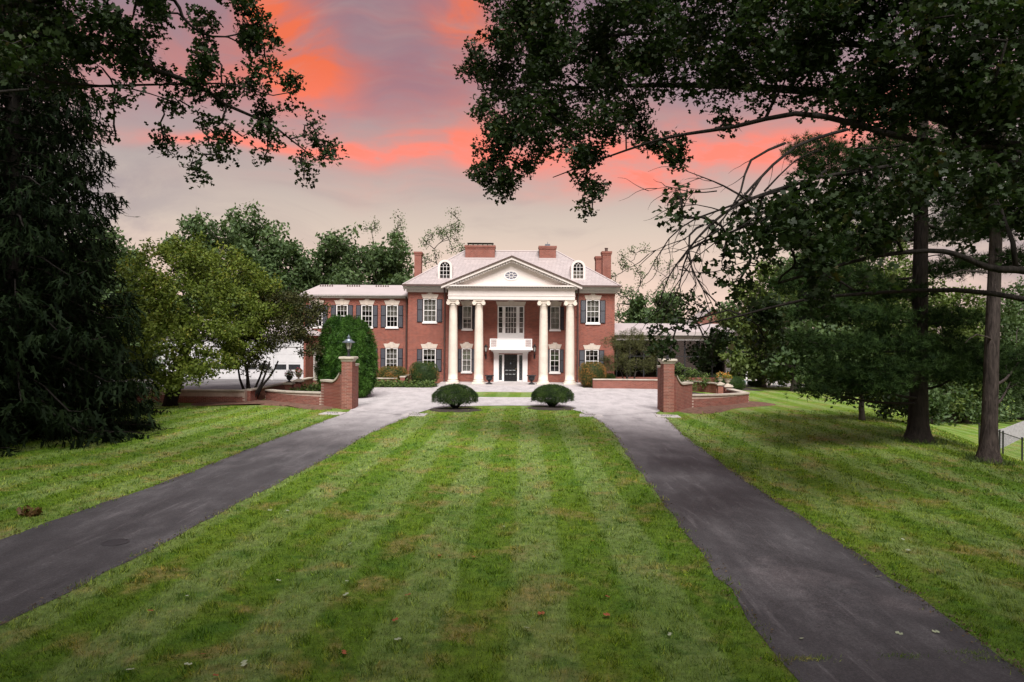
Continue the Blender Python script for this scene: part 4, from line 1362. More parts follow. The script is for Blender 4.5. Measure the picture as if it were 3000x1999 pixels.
# ================================================================== GATE PIERS AND GARDEN WALLS
def bmesh_box(w, d, h):
    me = bpy.data.meshes.new('brick'); b = MB(); e = .006
    # chamfered front edges keep the joints readable
    b.v = [(sx * (w / 2 - (e if k else 0)), sy * (d / 2 - (e if k else 0)), sz * (h / 2 - (0 if k else e))) for k in (0, 1) for sz in (-1, 1) for sx, sy in ((-1, -1), (1, -1), (1, 1), (-1, 1))]
    b.f = [(0, 1, 5, 4), (1, 2, 6, 5), (2, 3, 7, 6), (3, 0, 4, 7), (8, 11, 10, 9), (12, 13, 14, 15)]
    for i in range(4):
        j = (i + 1) % 4
        b.f += [(i, 8 + i, 8 + j, j)[::-1], (4 + i, 4 + j, 12 + j, 12 + i)]
    me.from_pydata(b.v, [], b.f); me.materials.append(MT['onebrick'])
    return me


BRICK = bmesh_box(.203, .092, .0585)
COURSE = .0677


def gate_pier(cx, cy, rot, label):
    t = thing('gate_pier', (cx, cy, 0), label, 'gate pier', 'brick gate piers')
    t.rotation_euler = (0, 0, 0)
    u = (math.cos(rot), math.sin(rot)); w = .506; nc = 33; H = nc * COURSE
    m = MB().obox(cx, cy, H / 2, u, w - .012, w - .012, H)
    obj('core', m, 'mortar', t)
    for c_ in range(nc):
        z = (c_ + .5) * COURSE
        for side in range(4):
            a = rot + side * math.pi / 2
            for k in range(2):
                off = (-w / 2 + .1015 + k * .213) if c_ % 2 == 0 else (w / 2 - .1015 - k * .213)
                dx, dy = off, -(w / 2 - .046)
                j = random.uniform(-.002, .002)
                put('brick', BRICK, t, (cx + dx * math.cos(a) - (dy + j) * math.sin(a), cy + dx * math.sin(a) + (dy + j) * math.cos(a), z), a)
    cap = MB(); k = [(.50, 0), (.54, .03), (.60, .10), (.72, .14), (.72, .21), (.66, .235)]
    for ww, h in k:
        cap.v += [(cx + (u[0] * i - u[1] * j_) * ww / 2, cy + (u[1] * i + u[0] * j_) * ww / 2, H + .001 + h) for i, j_ in ((-1, -1), (1, -1), (1, 1), (-1, 1))]
    cap.f = [(3, 2, 1, 0), (20, 21, 22, 23)] + [(r_ * 4 + i, r_ * 4 + (i + 1) % 4, r_ * 4 + 4 + (i + 1) % 4, r_ * 4 + 4 + i) for r_ in range(5) for i in range(4)]
    obj('cap_stone', cap, 'stone', t)
    return H + .236


def wall_run(t, path, h, thick, mat='brick_old', cap=True, cap_over=.05, cap_h=.07, bricks=False, z0=-.05, name='wall_body'):
    """wall along a plan path, with stone coping lengths and, on near faces, single bricks"""
    nseg = len(path) - 1
    body = MB(); coping = []
    L = R_ = None
    left, right = [], []
    for i, p in enumerate(path):
        a = Vector(path[max(i - 1, 0)]); b = Vector(path[min(i + 1, nseg)])
        d = (b - a).normalized(); nrm = Vector((-d.y, d.x))
        left.append(Vector(p) + nrm * thick / 2); right.append(Vector(p) - nrm * thick / 2)
    hs = h if hasattr(h, '__len__') else [h] * len(path)
    for i in range(nseg):
        q = [right[i], right[i + 1], left[i + 1], left[i]]; hh = [hs[i], hs[i + 1], hs[i + 1], hs[i]]
        vs = [(p.x, p.y, z0) for p in q] + [(p.x, p.y, z) for p, z in zip(q, hh)]
        fs = [(4, 5, 6, 7), (0, 1, 5, 4), (2, 3, 7, 6)]
        if i == 0: fs.append((3, 0, 4, 7))
        if i == nseg - 1: fs.append((1, 2, 6, 5))
        body.add(vs, fs)
        if cap:
            ext = (right[i] - left[i]).normalized() * cap_over; g = (right[i + 1] - right[i]) * .006
            cq = [right[i] + ext + g, right[i + 1] + ext - g, left[i + 1] - ext - g, left[i] - ext + g]
            m = MB(); vv = [(p.x, p.y, z + .001) for p, z in zip(cq, hh)] + [(p.x, p.y, z + cap_h) for p, z in zip(cq, hh)]
            m.add(vv, [(3, 2, 1, 0), (4, 5, 6, 7), (0, 1, 5, 4), (1, 2, 6, 5), (2, 3, 7, 6), (3, 0, 4, 7)])
            coping.append(m)
    wb = obj(name, body, 'mortar' if bricks else mat, t)
    for m in coping:
        obj('coping_stone', m, 'stone', t)
    if bricks:
        cum = [0.0]
        for i in range(nseg):
            cum.append(cum[-1] + (right[i + 1] - right[i]).length)
        tot = cum[-1]; nc = int(min(hs) / COURSE + .5); cnt = 0
        for c_ in range(nc):
            sdist = .1065 if c_ % 2 == 0 else .213
            while sdist < tot - .09:
                i = max(0, min(nseg - 1, int(np.searchsorted(cum, sdist)) - 1)); f_ = (sdist - cum[i]) / (cum[i + 1] - cum[i])
                p = right[i].lerp(right[i + 1], f_); d = (right[i + 1] - right[i]).normalized(); nrm = Vector((-d.y, d.x))
                p = p + nrm * (.046 - .006)
                if cnt < 300:
                    put('brick', BRICK, t, (p.x, p.y, (c_ + .5) * COURSE - .01), math.atan2(d.y, d.x)); cnt += 1
                sdist += .213
    return wb


def arc(p0, p1, bulge, k=10):
    a, b = Vector(p0), Vector(p1); d = b - a; nrm = Vector((-d.y, d.x)).normalized()
    return [tuple(a.lerp(b, i / k) + nrm * bulge * math.sin(math.pi * i / k)) for i in range(k + 1)]


MIR = lambda pts: [(-.5 - x, y) for x, y in reversed(pts)]
PR, PLc = (7.24, 31.75), (-7.68, 32.1)
topz = gate_pier(PR[0], PR[1], R(4), 'square red brick gate pier with moulded stone cap beside the curved mulch-edged wall')
topz = gate_pier(PLc[0], PLc[1], R(-4), 'square red brick gate pier carrying a pewter lantern in front of the round evergreen')


def buttress(side, where):
    M_ = (lambda x: x) if side > 0 else (lambda x: -.5 - x)
    px_, py_ = PR if side > 0 else PLc
    t = thing('pier_wall', (M_(8.1), 32.8, 0), 'stepped brick buttress wall with scrolled stone top joining the %s' % where, 'garden wall', 'stepped walls at the gate piers')
    a = Vector((px_ + side * .29, py_ + .12)); b = Vector((M_(8.72), 33.5)); d = (b - a).normalized(); nrm = Vector((-d.y, d.x)) * .15
    k = 10; body = MB(); cps = MB()
    prof = []
    for i in range(k + 1):
        t_ = i / k
        zz_ = 1.22 + (.42 * (1 - t_ / .42) ** 2 if t_ < .42 else 0)
        prof.append((a.lerp(b, t_), zz_))
    for i in range(k):
        (p, z0_), (q, z1_) = prof[i], prof[i + 1]
        vs = [(*(p - nrm), -.05), (*(q - nrm), -.05), (*(q + nrm), -.05), (*(p + nrm), -.05), (*(p - nrm), z0_), (*(q - nrm), z1_), (*(q + nrm), z1_), (*(p + nrm), z0_)]
        body.add(vs, [(4, 5, 6, 7), (0, 1, 5, 4), (2, 3, 7, 6)] + ([(1, 2, 6, 5)] if i == k - 1 else []) + ([(3, 0, 4, 7)] if i == 0 else []))
        n2 = nrm * 1.35
        vs = [(*(p - n2), z0_ + .002), (*(q - n2), z1_ + .002), (*(q + n2), z1_ + .002), (*(p + n2), z0_ + .002), (*(p - n2), z0_ + .09), (*(q - n2), z1_ + .09), (*(q + n2), z1_ + .09), (*(p + n2), z0_ + .09)]
        cps.add(vs, [(4, 5, 6, 7), (0, 1, 5, 4), (2, 3, 7, 6), (3, 2, 1, 0)] + ([(1, 2, 6, 5)] if i == k - 1 else []))
    obj('wall_body', body, 'brick_old', t); obj('coping_stone', cps, 'stone', t)
    # taller return running back from the pier
    wall_run(t, [(px_ - side * .1, py_ + .26), (px_ - side * .02, py_ + 1.25)], 2.02, .34, 'brick_old', True, .04, .09)


buttress(1, 'mulch-bordered pier')
buttress(-1, 'lantern-topped pier')
fr = arc((8.74, 33.52), (12.6, 36.7), -.35)
t = thing('curved_wall', (10.6, 35, 0), 'low curved brick wall with stone coping behind the curved mulch bed', 'garden wall')
wall_run(t, fr, [.62 - .012 * i for i in range(len(fr))], .32, bricks=True)
t = thing('return_wall', (12.7, 38, 0), 'short low brick wall running back to the pair of planted stone urns, on the lawn side', 'garden wall')
wall_run(t, [(12.62, 36.9), (12.64, 38.3), (12.66, 39.7)], .50, .34)
t = thing('curved_wall', (11.8, 45, 0), 'sweeping low brick wall with pale coping in front of the dark sunroom', 'garden wall')
wall_run(t, [(5.6, 47.25), (6.6, 47.3), (8, 47.3), (9.4, 47.2), (10.6, 46.9), (11.6, 46.2), (12.4, 45.1), (12.95, 43.9), (13.1, 43.2)], .60, .32)
t = thing('curved_wall', (-11, 35, 0), 'low curved brick wall in shade beside the many-stemmed tree', 'garden wall')
wall_run(t, MIR(fr), [.50 + .012 * i for i in range(len(fr))], .32, bricks=True)
t = thing('retaining_wall', (-17, 35, 0), 'long dark shaded brick retaining wall along the parking court edge', 'retaining wall')
wall_run(t, [(-25, 34.9), (-22, 34.9), (-19, 34.9), (-16.5, 34.9), (-13.6, 34.95)], .60, .32, bricks=True)
t = thing('court_wall', (-13.8, 41, 0), 'low brick wall with pale coping running from the parking court edge to the white garage', 'garden wall')
wall_run(t, [(-13.6, 35.12), (-13.65, 38), (-13.7, 41), (-13.75, 44), (-13.8, 47)], .60, .32)
t = thing('planter_wall', (-11.5, 46.5, 0), 'low brick wall with stone coping below the wing windows', 'garden wall')
wall_run(t, [(-13.4, 46.2), (-11.6, 47.6), (-9.6, 48.6), (-8.2, 48.9)], .5, .3)
t = thing('planter_wall', (-8, 50.5, 0), 'short brick cheek wall between the two clipped shrubs by the wing', 'garden wall')
wall_run(t, [(-7.75, 48.4), (-7.85, 51.6)], .62, .32)


def small_pier(x, y, h, label):
    t = thing('pedestal', (x, y, 0), label, 'pedestal', 'brick pedestals for urns')
    obj('shaft', MB().box(x - .19, x + .19, y - .19, y + .19, -.05, h - .12), 'brick_old', t)
    obj('cap_stone', MB().box(x - .26, x + .26, y - .26, y + .26, h - .12, h - .05).box(x - .23, x + .23, y - .23, y + .23, h - .05, h), 'stone', t)


def planted(t, x, y, z, r, h, mats, kk=240):
    c_ = np.array((x, y, z)) + ball(kk) * np.array((r, r, h)) + np.array((0, 0, h * .55))
    leaves('foliage', T_LEAF, c_, frames(rng.normal(size=(kk, 3)) + (0, -.3, .8)), rng.uniform(.06, .12, kk), mats[0], t, stuff=False)
    kf = kk // 3
    c_ = np.array((x, y, z)) + ball(kf, .5) * np.array((r, r, h)) + np.array((0, 0, h * .75))
    leaves('blossom', T_LEAF, c_, frames(rng.normal(size=(kf, 3)) + (0, -.5, .8)), rng.uniform(.06, .10, kf), mats[1], t, stuff=False)


for px_, d_, zc, lab, fl, sd_ in ((2110, 43.2, 1123, 'stone urn of orange flowers at the end of the sweeping wall', 'l_orange', 1), (2131.5, 40.0, 1128, 'stone urn of orange and yellow flowers at the end of the lawn-side return wall', 'l_orange', 1),
                                  (847.5, 39.0, 1120, 'dark urn of red flowers on the pedestal beside the many-stemmed tree', 'l_flower', -1), (875, 41.5, 1113, 'pale urn of pink and yellow flowers on the pedestal near the side door', 'l_flower', -1)):
    p = W(px_, zc, d_)
    small_pier(p[0], d_, p[2], 'brick pedestal under the ' + lab.split(' on the ')[0].split(' at the ')[0])
    u_ = urn('flower_urn', p[0], d_, p[2] + .001, .36, .24, 'iron' if 'dark' in lab else 'stone', lab, 'flower urn', 'planted urns on pedestals')
    planted(u_, p[0], d_, p[2] + .34, .27, .22, ('l_ivy' if 'yellow' not in lab else 'l_maple', fl))

# lantern on the left pier, finial base on the right
def pier_lantern(x, y, z):
    t = thing('pier_lantern', (x, y, z), 'pewter post lantern with frosted glass on top of the gate pier', 'lantern')
    obj('stem', MB().lathe([(.13, 0), (.13, .03), (.06, .06), (.045, .2), (.075, .24), (.075, .27), (.05, .30), (.09, .34)], x, y, z, 12), 'iron', t)
    obj('lamp_glass', MB().lathe([(.085, .345), (.165, .64)], x, y, z, 6), 'milk', t)
    m = MB()
    for i in range(6):
        a = 2 * math.pi * i / 6
        m.tube([(x + .09 * math.cos(a), y + .09 * math.sin(a), z + .34), (x + .175 * math.cos(a), y + .175 * math.sin(a), z + .645)], .011, 4)
    obj('cage', m, 'iron', t)
    obj('lamp_cap', MB().lathe([(.30, .645), (.30, .69), (.18, .75), (.15, .80), (.06, .83), (.06, .88), (.09, .91), (.03, .96), (.008, 1.03)], x, y, z, 12), 'pewter', t)


pier_lantern(PLc[0], PLc[1], topz)
t = thing('lamp_stub', (PR[0], PR[1], topz), 'stub of a broken lamp base on the gate pier cap', 'lamp base')
obj('stub', MB().lathe([(.13, 0), (.13, .03), (.07, .05), (.06, .14), (.02, .17)], PR[0], PR[1], topz, 12), 'iron', t)

# drain inlets at the four corners of the drive
for (px_, py_), lab in (((1952, 1220), 'stone drain inlet at the foot of the curved-wall gate pier'), ((975, 1212), 'stone drain inlet at the foot of the lantern gate pier'),
                        ((1728, 1218), 'stone drain inlet at the lawn corner across from the curved-wall gate pier'), ((1215, 1216), 'stone drain inlet at the lawn corner across from the lantern gate pier')):
    x, y, _ = G(px_, py_)
    t = thing('drain_inlet', (x, y, 0), lab, 'drain', 'drain inlets beside the drive')
    s_ = 1 if px_ > 1500 else -1
    obj('apron', MB().prism_z([(x - .5, y - .45), (x + .5, y - .6), (x + .55, y + .3), (x - .4, y + .45)], .0, .035), 'concrete', t)
    for i in range(5):
        obj('grate_bar', MB().obox(x - .2 + i * .10, y - .05, .042, (.35 * s_, .94), .34, .03, .012), 'iron', t)
x, y, _ = G(338, 1592)
t = thing('access_cover', (x, y, .01), 'round dark cover plate set in the drive', 'cover plate')
obj('plate', MB().lathe([(.20, .0), (.20, .006), (.18, .009), (.18, .006)], x, y, .010, 24), 'plate', t)

# ================================================================== FENCES
def chain_post(t, x, y, h=1.25):
    z = tz(x, y)
    obj('post', MB().lathe([(.04, -.1), (.04, h), (.05, h + .01), (.05, h + .04), (.02, h + .07)], x, y, z, 8), 'iron', t)


fp = [W(3040, 1430, 31.5), W(2994, 1402, 33), W(2938, 1381, 35.5), W(2928, 1376, 36.2), W(2880, 1325, 40), W(2868, 1300, 44)]
fp = [(p[0], p[1]) for p in fp]
t = thing('chain_link_fence', (fp[2][0], fp[2][1], tz(*fp[2])), 'black chain-link fence with iron posts beyond the leaning pine trunk', 'fence')
for x, y in fp:
    chain_post(t, x, y)
rails = MB(); mesh_ = MB()
for (xa_, ya_), (xb_, yb_) in zip(fp[:-1], fp[1:]):
    za_, zb_ = tz(xa_, ya_), tz(xb_, yb_)
    for h in (.06, 1.2):
        rails.tube([(xa_, ya_, za_ + h), (xb_, yb_, zb_ + h)], .022, 6)
    ln = math.hypot(xb_ - xa_, yb_ - ya_); k = max(4, int(ln / .13))
    for i in range(-9, k):
        for s_ in (1, -1):
            t0, t1 = max(0, i / k), min(1, (i + 9) / k)
            h0, h1_ = ((max(0, i) - i) / 9, (min(k, i + 9) - i) / 9)
            if s_ < 0: h0, h1_ = 1 - h0, 1 - h1_
            P0 = (xa_ + (xb_ - xa_) * t0, ya_ + (yb_ - ya_) * t0, za_ + (zb_ - za_) * t0 + .06 + 1.14 * h0)
            P1 = (xa_ + (xb_ - xa_) * t1, ya_ + (yb_ - ya_) * t1, za_ + (zb_ - za_) * t1 + .06 + 1.14 * h1_)
            mesh_.tube([P0, P1], .0025, 3)
obj('rail', rails, 'iron', t); obj('wire_mesh', mesh_, 'iron', t)['kind'] = 'stuff'
a, b = W(2905, 1310, 42), W(3090, 1235, 66)
t = thing('board_fence', (a[0], a[1], tz(a[0], a[1])), 'pale grey upright board fence on the low ground behind the pines', 'fence')
k = 110
bm_ = {}
for i in range(k):
    f_ = i / k; x, y = a[0] + (b[0] - a[0]) * f_, a[1] + (b[1] - a[1]) * f_
    dx, dy = b[0] - a[0], b[1] - a[1]; L_ = math.hypot(dx, dy)
    if 'm' not in bm_:
        me = bpy.data.meshes.new('board'); w_ = L_ / k * .80
        mm = MB().box(-w_ / 2, w_ / 2, -.012, .012, 0, 1.25); me.from_pydata(mm.v, [], mm.f); me.materials.append(MT['fence']); bm_['m'] = me
    put('board', bm_['m'], t, (x, y, tz(x, y) + random.uniform(-.015, .015)), math.atan2(dy, dx))
rl = MB()
for i in range(22):
    f0, f1 = i / 22, (i + 1) / 22
    for h in (.3, 1.0):
        p, q_ = (a[0] + dx * f0, a[1] + dy * f0 + .04), (a[0] + dx * f1, a[1] + dy * f1 + .04)
        rl.tube([(*p, tz(*p) + h), (*q_, tz(*q_) + h)], .03, 4)
obj('rail', rl, 'fence', t)
p = W(2187, 1104, 60)
t = thing('marker_post', (p[0], 60, 0), 'short white marker post beside the pool terrace', 'post')
obj('post', MB().box(p[0] - .06, p[0] + .06, 59.94, 60.06, 0, 1.25).box(p[0] - .11, p[0] + .11, 59.9, 60.1, 1.25, 1.32), 'white', t)
p = W(2234, 1120, 52)
t = thing('pool_planter', (p[0], 52, 0), 'dark low bench planter on the pool terrace', 'planter')
obj('box', MB().box(p[0] - .3, p[0] + .25, 51.8, 52.2, .02, .42).box(p[0] - .36, p[0] + .32, 51.75, 52.25, .42, .48), 'stone', t)

# ================================================================== TREES
def finish_tree(t, sk, bark, name='trunk'):
    return obj(name, sk.mb, bark, t, smooth=True)


def trunk_line(x, y, z, h, lean=(0, 0), k=6, wob=.12):
    return [(x + lean[0] * i / k + (random.uniform(-wob, wob) if 0 < i else 0), y + lean[1] * i / k + (random.uniform(-wob, wob) if 0 < i else 0), z + h * i / k) for i in range(k + 1)]


def broadleaf(name, base, lean, h_trunk, r0, blobs, dens, per, spread, size, leaf, bark, label, group=None, tmpl=T_LEAF, up=.4, twigs=0.5, trunks=1, z0=None, r_end=.008):
    x, y = base; z = tz(x, y) if z0 is None else z0
    t = thing(name, (x, y, z), label, 'tree', group)
    sk = Skel()
    for i in range(trunks):
        a = 2 * math.pi * i / max(1, trunks) + .4
        ln = lean if trunks == 1 else (lean[0] + math.cos(a) * h_trunk * .45, lean[1] + math.sin(a) * h_trunk * .35)
        bx_, by_ = (x, y) if trunks == 1 else (x + math.cos(a) * .12, y + math.sin(a) * .12)
        ln_pts = trunk_line(bx_, by_, z - .1, h_trunk, ln, 5, .05 * h_trunk ** .5)
        sk.limb([(bx_, by_, z - .15)] + ln_pts[1:], r0, r0 * .45, 9)
    # flare
    if trunks == 1:
        sk.mb.lathe([(r0 * 1.7, -.1), (r0 * 1.3, .12), (r0 * 1.0, .45), (r0 * .75, .9)], x, y, z, 10)
    for b in sorted(blobs, key=lambda q: np.linalg.norm(np.array(q[:3]) - np.array((x, y, z + h_trunk)))):
        sk.reach(b[:3], r0 * .12, r0 * .5, 6, .12, .10)
    C_ = blob_points(blobs, dens)
    order = np.argsort(np.linalg.norm(C_ - np.array((x, y, z + h_trunk)), axis=1))
    C_ = C_[order]
    for p in C_[rng.random(len(C_)) < twigs]:
        sk.reach(p, r_end, max(r0 * .16, r_end * 1.5), 3, .05, .12)
    finish_tree(t, sk, bark)
    P, Rm, sc = clump_leaves(C_, per, spread, size, up)
    leaves('crown', tmpl, P, Rm, sc, leaf, t, rnd=np.clip(np.repeat(rng.random(len(C_)), per) * .6 + rng.random(len(P)) * .4, 0, 1))
    return t


# ---------------------------------------------------------------- the oak whose limbs reach in from the right
def oak(name, base, top, r0, limbs, blobs, dens, per, spread, size, label, bare=()):
    x, y = base; z = tz(x, y)
    t = thing(name, (x, y, z), label, 'tree', 'oaks framing the drive')
    sk = Skel()
    sk.limb([(x, y, z - .2), (x + .1, y, z + top * .3), (x - .05, y + .1, z + top * .65), (x, y + .1, z + top)], r0, r0 * .45, 12)
    sk.mb.lathe([(r0 * 1.7, -.1), (r0 * 1.3, .15), (r0 * 1.05, .6), (r0 * .9, 1.2)], x, y, z, 12)
    for pts, ra, rb in limbs:
        w_ = [W(*p) for p in pts]
        p0 = w_[0]
        join = (x, y, max(z + 1.5, min(z + top - .3, p0[2] - .25 * math.hypot(p0[0] - x, p0[1] - y))))
        mid = ((join[0] + p0[0]) / 2, (join[1] + p0[1]) / 2, (join[2] + p0[2]) / 2 + .2)
        sk.limb([join, mid] + w_, ra, rb, 8)
    B_ = [pxblob(*b) for b in blobs]
    for b in sorted(B_, key=lambda q: np.min(np.linalg.norm(sk.p - np.array(q[:3]), axis=1))):
        sk.reach(b[:3], .018, .07, 5, .1, .12)
    C_ = blob_points(B_, dens)
    dd = np.array([np.min(np.linalg.norm(sk.p - p, axis=1)) for p in C_])
    C_ = C_[np.argsort(dd)]
    for p in C_[rng.random(len(C_)) < .7]:
        sk.reach(p, .005, .022, 3, .04, .15)
    for pts, ra, rb in bare:
        q = sk.limb([W(*p) for p in pts], ra * 1.35, rb * 1.3, 5)
        for i in range(2, len(q)):          # leafless side twigs, crooked
            for _ in range(1 if random.random() < .75 else 2):
                L_ = random.uniform(.18, .75)
                d_ = (q[i] - q[i - 1]).normalized() + Vector((random.uniform(-1, 1), random.uniform(-.6, .6), random.uniform(-1, .6))) * .9
                d_ = d_.normalized(); e = Vector((random.uniform(-.3, .3), random.uniform(-.3, .3), random.uniform(-.4, .2)))
                pts_ = [q[i]]
                for s_ in range(4):
                    d_ = (d_ + Vector((random.uniform(-1, 1), random.uniform(-.7, .7), random.uniform(-1, .8))) * .45).normalized()
                    pts_.append(pts_[-1] + d_ * L_ * .27)
                sk.limb(pts_, .008, .002, 3, False)
    finish_tree(t, sk, 'bark_oak')
    P, Rm, sc = clump_leaves(C_, per, spread, size, .55)
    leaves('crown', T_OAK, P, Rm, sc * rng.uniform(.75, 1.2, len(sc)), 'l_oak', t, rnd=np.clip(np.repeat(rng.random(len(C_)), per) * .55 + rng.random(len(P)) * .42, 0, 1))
    return t, sk


R_LIMBS = [
    ([(3060, 560, 12.5), (2850, 390, 13), (2600, 300, 14), (2300, 262, 15.5), (2000, 250, 17), (1750, 255, 18.5), (1550, 270, 20), (1400, 262, 21)], .17, .015),
    ([(3040, 430, 12.2), (2700, 415, 12.5), (2500, 362, 13), (2330, 333, 13.5), (2150, 372, 14.3), (1950, 405, 15.5), (1780, 460, 16.8), (1620, 520, 18)], .12, .012),
    ([(3050, 800, 11.5), (2930, 790, 11.2), (2870, 775, 11.2), (2800, 745, 11.2), (2720, 735, 11.3), (2560, 752, 11.5), (2400, 795, 11.3), (2280, 830, 11)], .105, .02),
    ([(3040, 120, 12.5), (2800, 150, 13), (2500, 130, 14), (2200, 120, 15.5), (1900, 100, 17), (1650, 110, 18.5), (1500, 60, 19.5)], .12, .012),
    ([(2900, 430, 11.8), (2650, 480, 11.2), (2400, 520, 10.7), (2300, 555, 10.3), (2180, 590, 9.9), (2090, 650, 9.6)], .07, .014),
    ([(3020, -120, 11.5), (2700, -150, 12.5), (2300, -160, 14), (1900, -120, 16), (1650, -60, 18)], .11, .012),
]
R_BARE = [
    ([(2480, 380, 12), (2330, 430, 11), (2210, 540, 10.3), (2150, 600, 10), (2040, 640, 9.8), (1960, 700, 9.7), (1900, 800, 9.7)], .024, .004),
    ([(2380, 620, 10.6), (2250, 640, 10.2), (2120, 690, 9.8), (2020, 730, 9.5), (1990, 840, 9.3), (1945, 930, 9.3)], .020, .004),
    ([(2330, 540, 10.4), (2180, 590, 9.9), (2080, 660, 9.5), (2010, 740, 9.3), (1960, 810, 9.2), (1925, 905, 9.2)], .022, .004),
    ([(2190, 585, 9.9), (2120, 545, 10), (2060, 520, 10.1), (1980, 490, 10.2)], .014, .003),
    ([(2230, 520, 10.3), (2150, 640, 9.8), (2060, 700, 9.5), (1985, 735, 9.3)], .014, .003),
    ([(2300, 420, 11), (2200, 470, 10.6), (2170, 560, 10.2), (2120, 640, 9.9), (2050, 720, 9.6), (2020, 790, 9.4)], .018, .004),
    ([(2060, 660, 9.5), (2020, 690, 9.3), (2025, 780, 9.1), (2060, 850, 9.0), (2085, 930, 8.9)], .014, .003),
    ([(2420, 500, 10.8), (2260, 610, 10.2), (2110, 700, 9.7), (2010, 780, 9.4)], .016, .003),
    ([(2030, 760, 9.4), (1985, 830, 9.3), (1950, 880, 9.2)], .008, .002), ([(2010, 700, 9.4), (1950, 720, 9.4), (1900, 745, 9.4)], .007, .002),
    ([(2120, 620, 9.8), (2040, 600, 9.8), (1960, 612, 9.9)], .008, .002), ([(2100, 560, 10), (2030, 565, 10), (1960, 548, 10.1), (1900, 560, 10.2)], .008, .002),
    ([(2060, 850, 9), (2100, 890, 9), (2120, 950, 9)], .008, .002), ([(2010, 740, 9.3), (2040, 830, 9.2), (2010, 900, 9.2)], .008, .002),
    ([(2240, 560, 10.1), (2330, 470, 10.5), (2400, 440, 10.8)], .012, .004), ([(1990, 790, 9.3), (2060, 800, 9.2), (2120, 790, 9.2)], .007, .002),
]
R_BLOBS = [
    (1480, 50, 90, 70, 19.8, 1.4), (1450, 160, 70, 60, 20.4, 1.2), (1395, 232, 60, 28, 21, .7), (1500, 240, 90, 60, 20, 1.4), (1560, 120, 110, 110, 19, 1.9),
    (1680, 80, 130, 100, 18, 2), (1660, 220, 130, 80, 18.4, 1.8), (1470, 340, 90, 55, 19.6, 1.2), (1560, 390, 110, 65, 19, 1.4), (1430, 440, 50, 50, 19.6, .8),
    (1425, 515, 42, 36, 19.6, .7), (1500, 520, 60, 50, 19.5, .8), (1482, 578, 34, 26, 19.5, .5), (1620, 340, 110, 70, 18, 1.4), (1700, 415, 85, 50, 17.6, 1),
    (1715, 480, 50, 40, 17.6, .6), (1725, 545, 52, 42, 17.5, .6), (1735, 612, 36, 14, 17.5, .4), (1880, 80, 160, 110, 17, 2), (1850, 230, 130, 75, 17, 1.6),
    (1830, 345, 110, 50, 16.6, 1.1), (1950, 410, 55, 40, 16.2, .6), (2000, 462, 40, 32, 16.1, .5), (2080, 80, 160, 115, 15.6, 1.9), (2060, 220, 130, 60, 15.6, 1.3), (2130, 345, 46, 26, 15.2, .4),
    (2280, 100, 170, 120, 14.2, 2), (2300, 235, 140, 60, 14.2, 1.2), (2480, 110, 180, 140, 13.4, 2), (2700, 120, 200, 170, 12.8, 2), (2900, 140, 200, 190, 12.3, 2),
    (2560, 310, 140, 75, 13.2, 1.1), (2760, 340, 180, 110, 12.7, 1.3), (2940, 400, 150, 150, 12.2, 1.3), (1600, -60, 150, 70, 18.5, 1.6), (1900, -70, 200, 80, 16.8, 1.8), (2250, -80, 230, 90, 14.6, 1.9), (2650, -90, 260, 100, 12.8, 2),
    (2230, 610, 90, 48, 10.1, .6), (2380, 575, 130, 58, 10.6, .8), (2550, 540, 140, 75, 11.1, .9), (2750, 545, 160, 95, 11.5, 1.1), (2930, 600, 130, 110, 11.6, 1),
    (2290, 690, 100, 48, 10, .6), (2440, 670, 120, 60, 10.5, .7), (2620, 670, 140, 60, 11.1, .8), (2140, 690, 40, 26, 9.7, .3, .6), (1985, 575, 40, 30, 10, .3, .8), (1995, 630, 30, 22, 9.9, .25, .8), (2120, 755, 40, 26, 9.6, .3, .5),
    (2200, 750, 70, 34, 9.9, .4, .7), (2330, 770, 110, 45, 10.4, .6, .8), (2160, 840, 60, 34, 10.5, .4, .5), (2500, 850, 120, 50, 11, .6, .6),
    (1985, 930, 50, 22, 15.5, .7, .55), (2050, 900, 60, 24, 15.5, .8, .4), (2060, 985, 70, 26, 15.5, .8, .45), (1975, 1015, 55, 24, 15.5, .7, .8), (2140, 1000, 60, 30, 15.5, .8, .45), (2090, 1050, 70, 22, 15.5, .7, .6), (2190, 930, 70, 50, 15, .9, .45), (2250, 1010, 50, 40, 15, .7, .5), (2300, 890, 80, 60, 14.5, .9, .5), (1945, 965, 26, 16, 15.6, .4, .6),
    (2450, -330, 300, 120, 13, 2, .35), (2850, -300, 300, 130, 12, 2, .4), (2050, -260, 220, 90, 15.5, 1.8, .35), (2950, 120, 140, 180, 10.5, 1.2, .4), (2700, 60, 180, 120, 10.8, 1.2, .35),
]
R_LIMBS.append(([(3020, 880, 12.2), (2800, 850, 12.6), (2550, 860, 13), (2350, 880, 13.4), (2150, 930, 13.8), (2020, 960, 14)], .09, .012))
oak_r, skr = oak('oak_tree', (13.4, 13.2), 13.5, .42, R_LIMBS, R_BLOBS, 23, 19, .30, .128, 'great oak reaching over the drive beside the pines, with bare twisted twigs among its boughs', R_BARE)

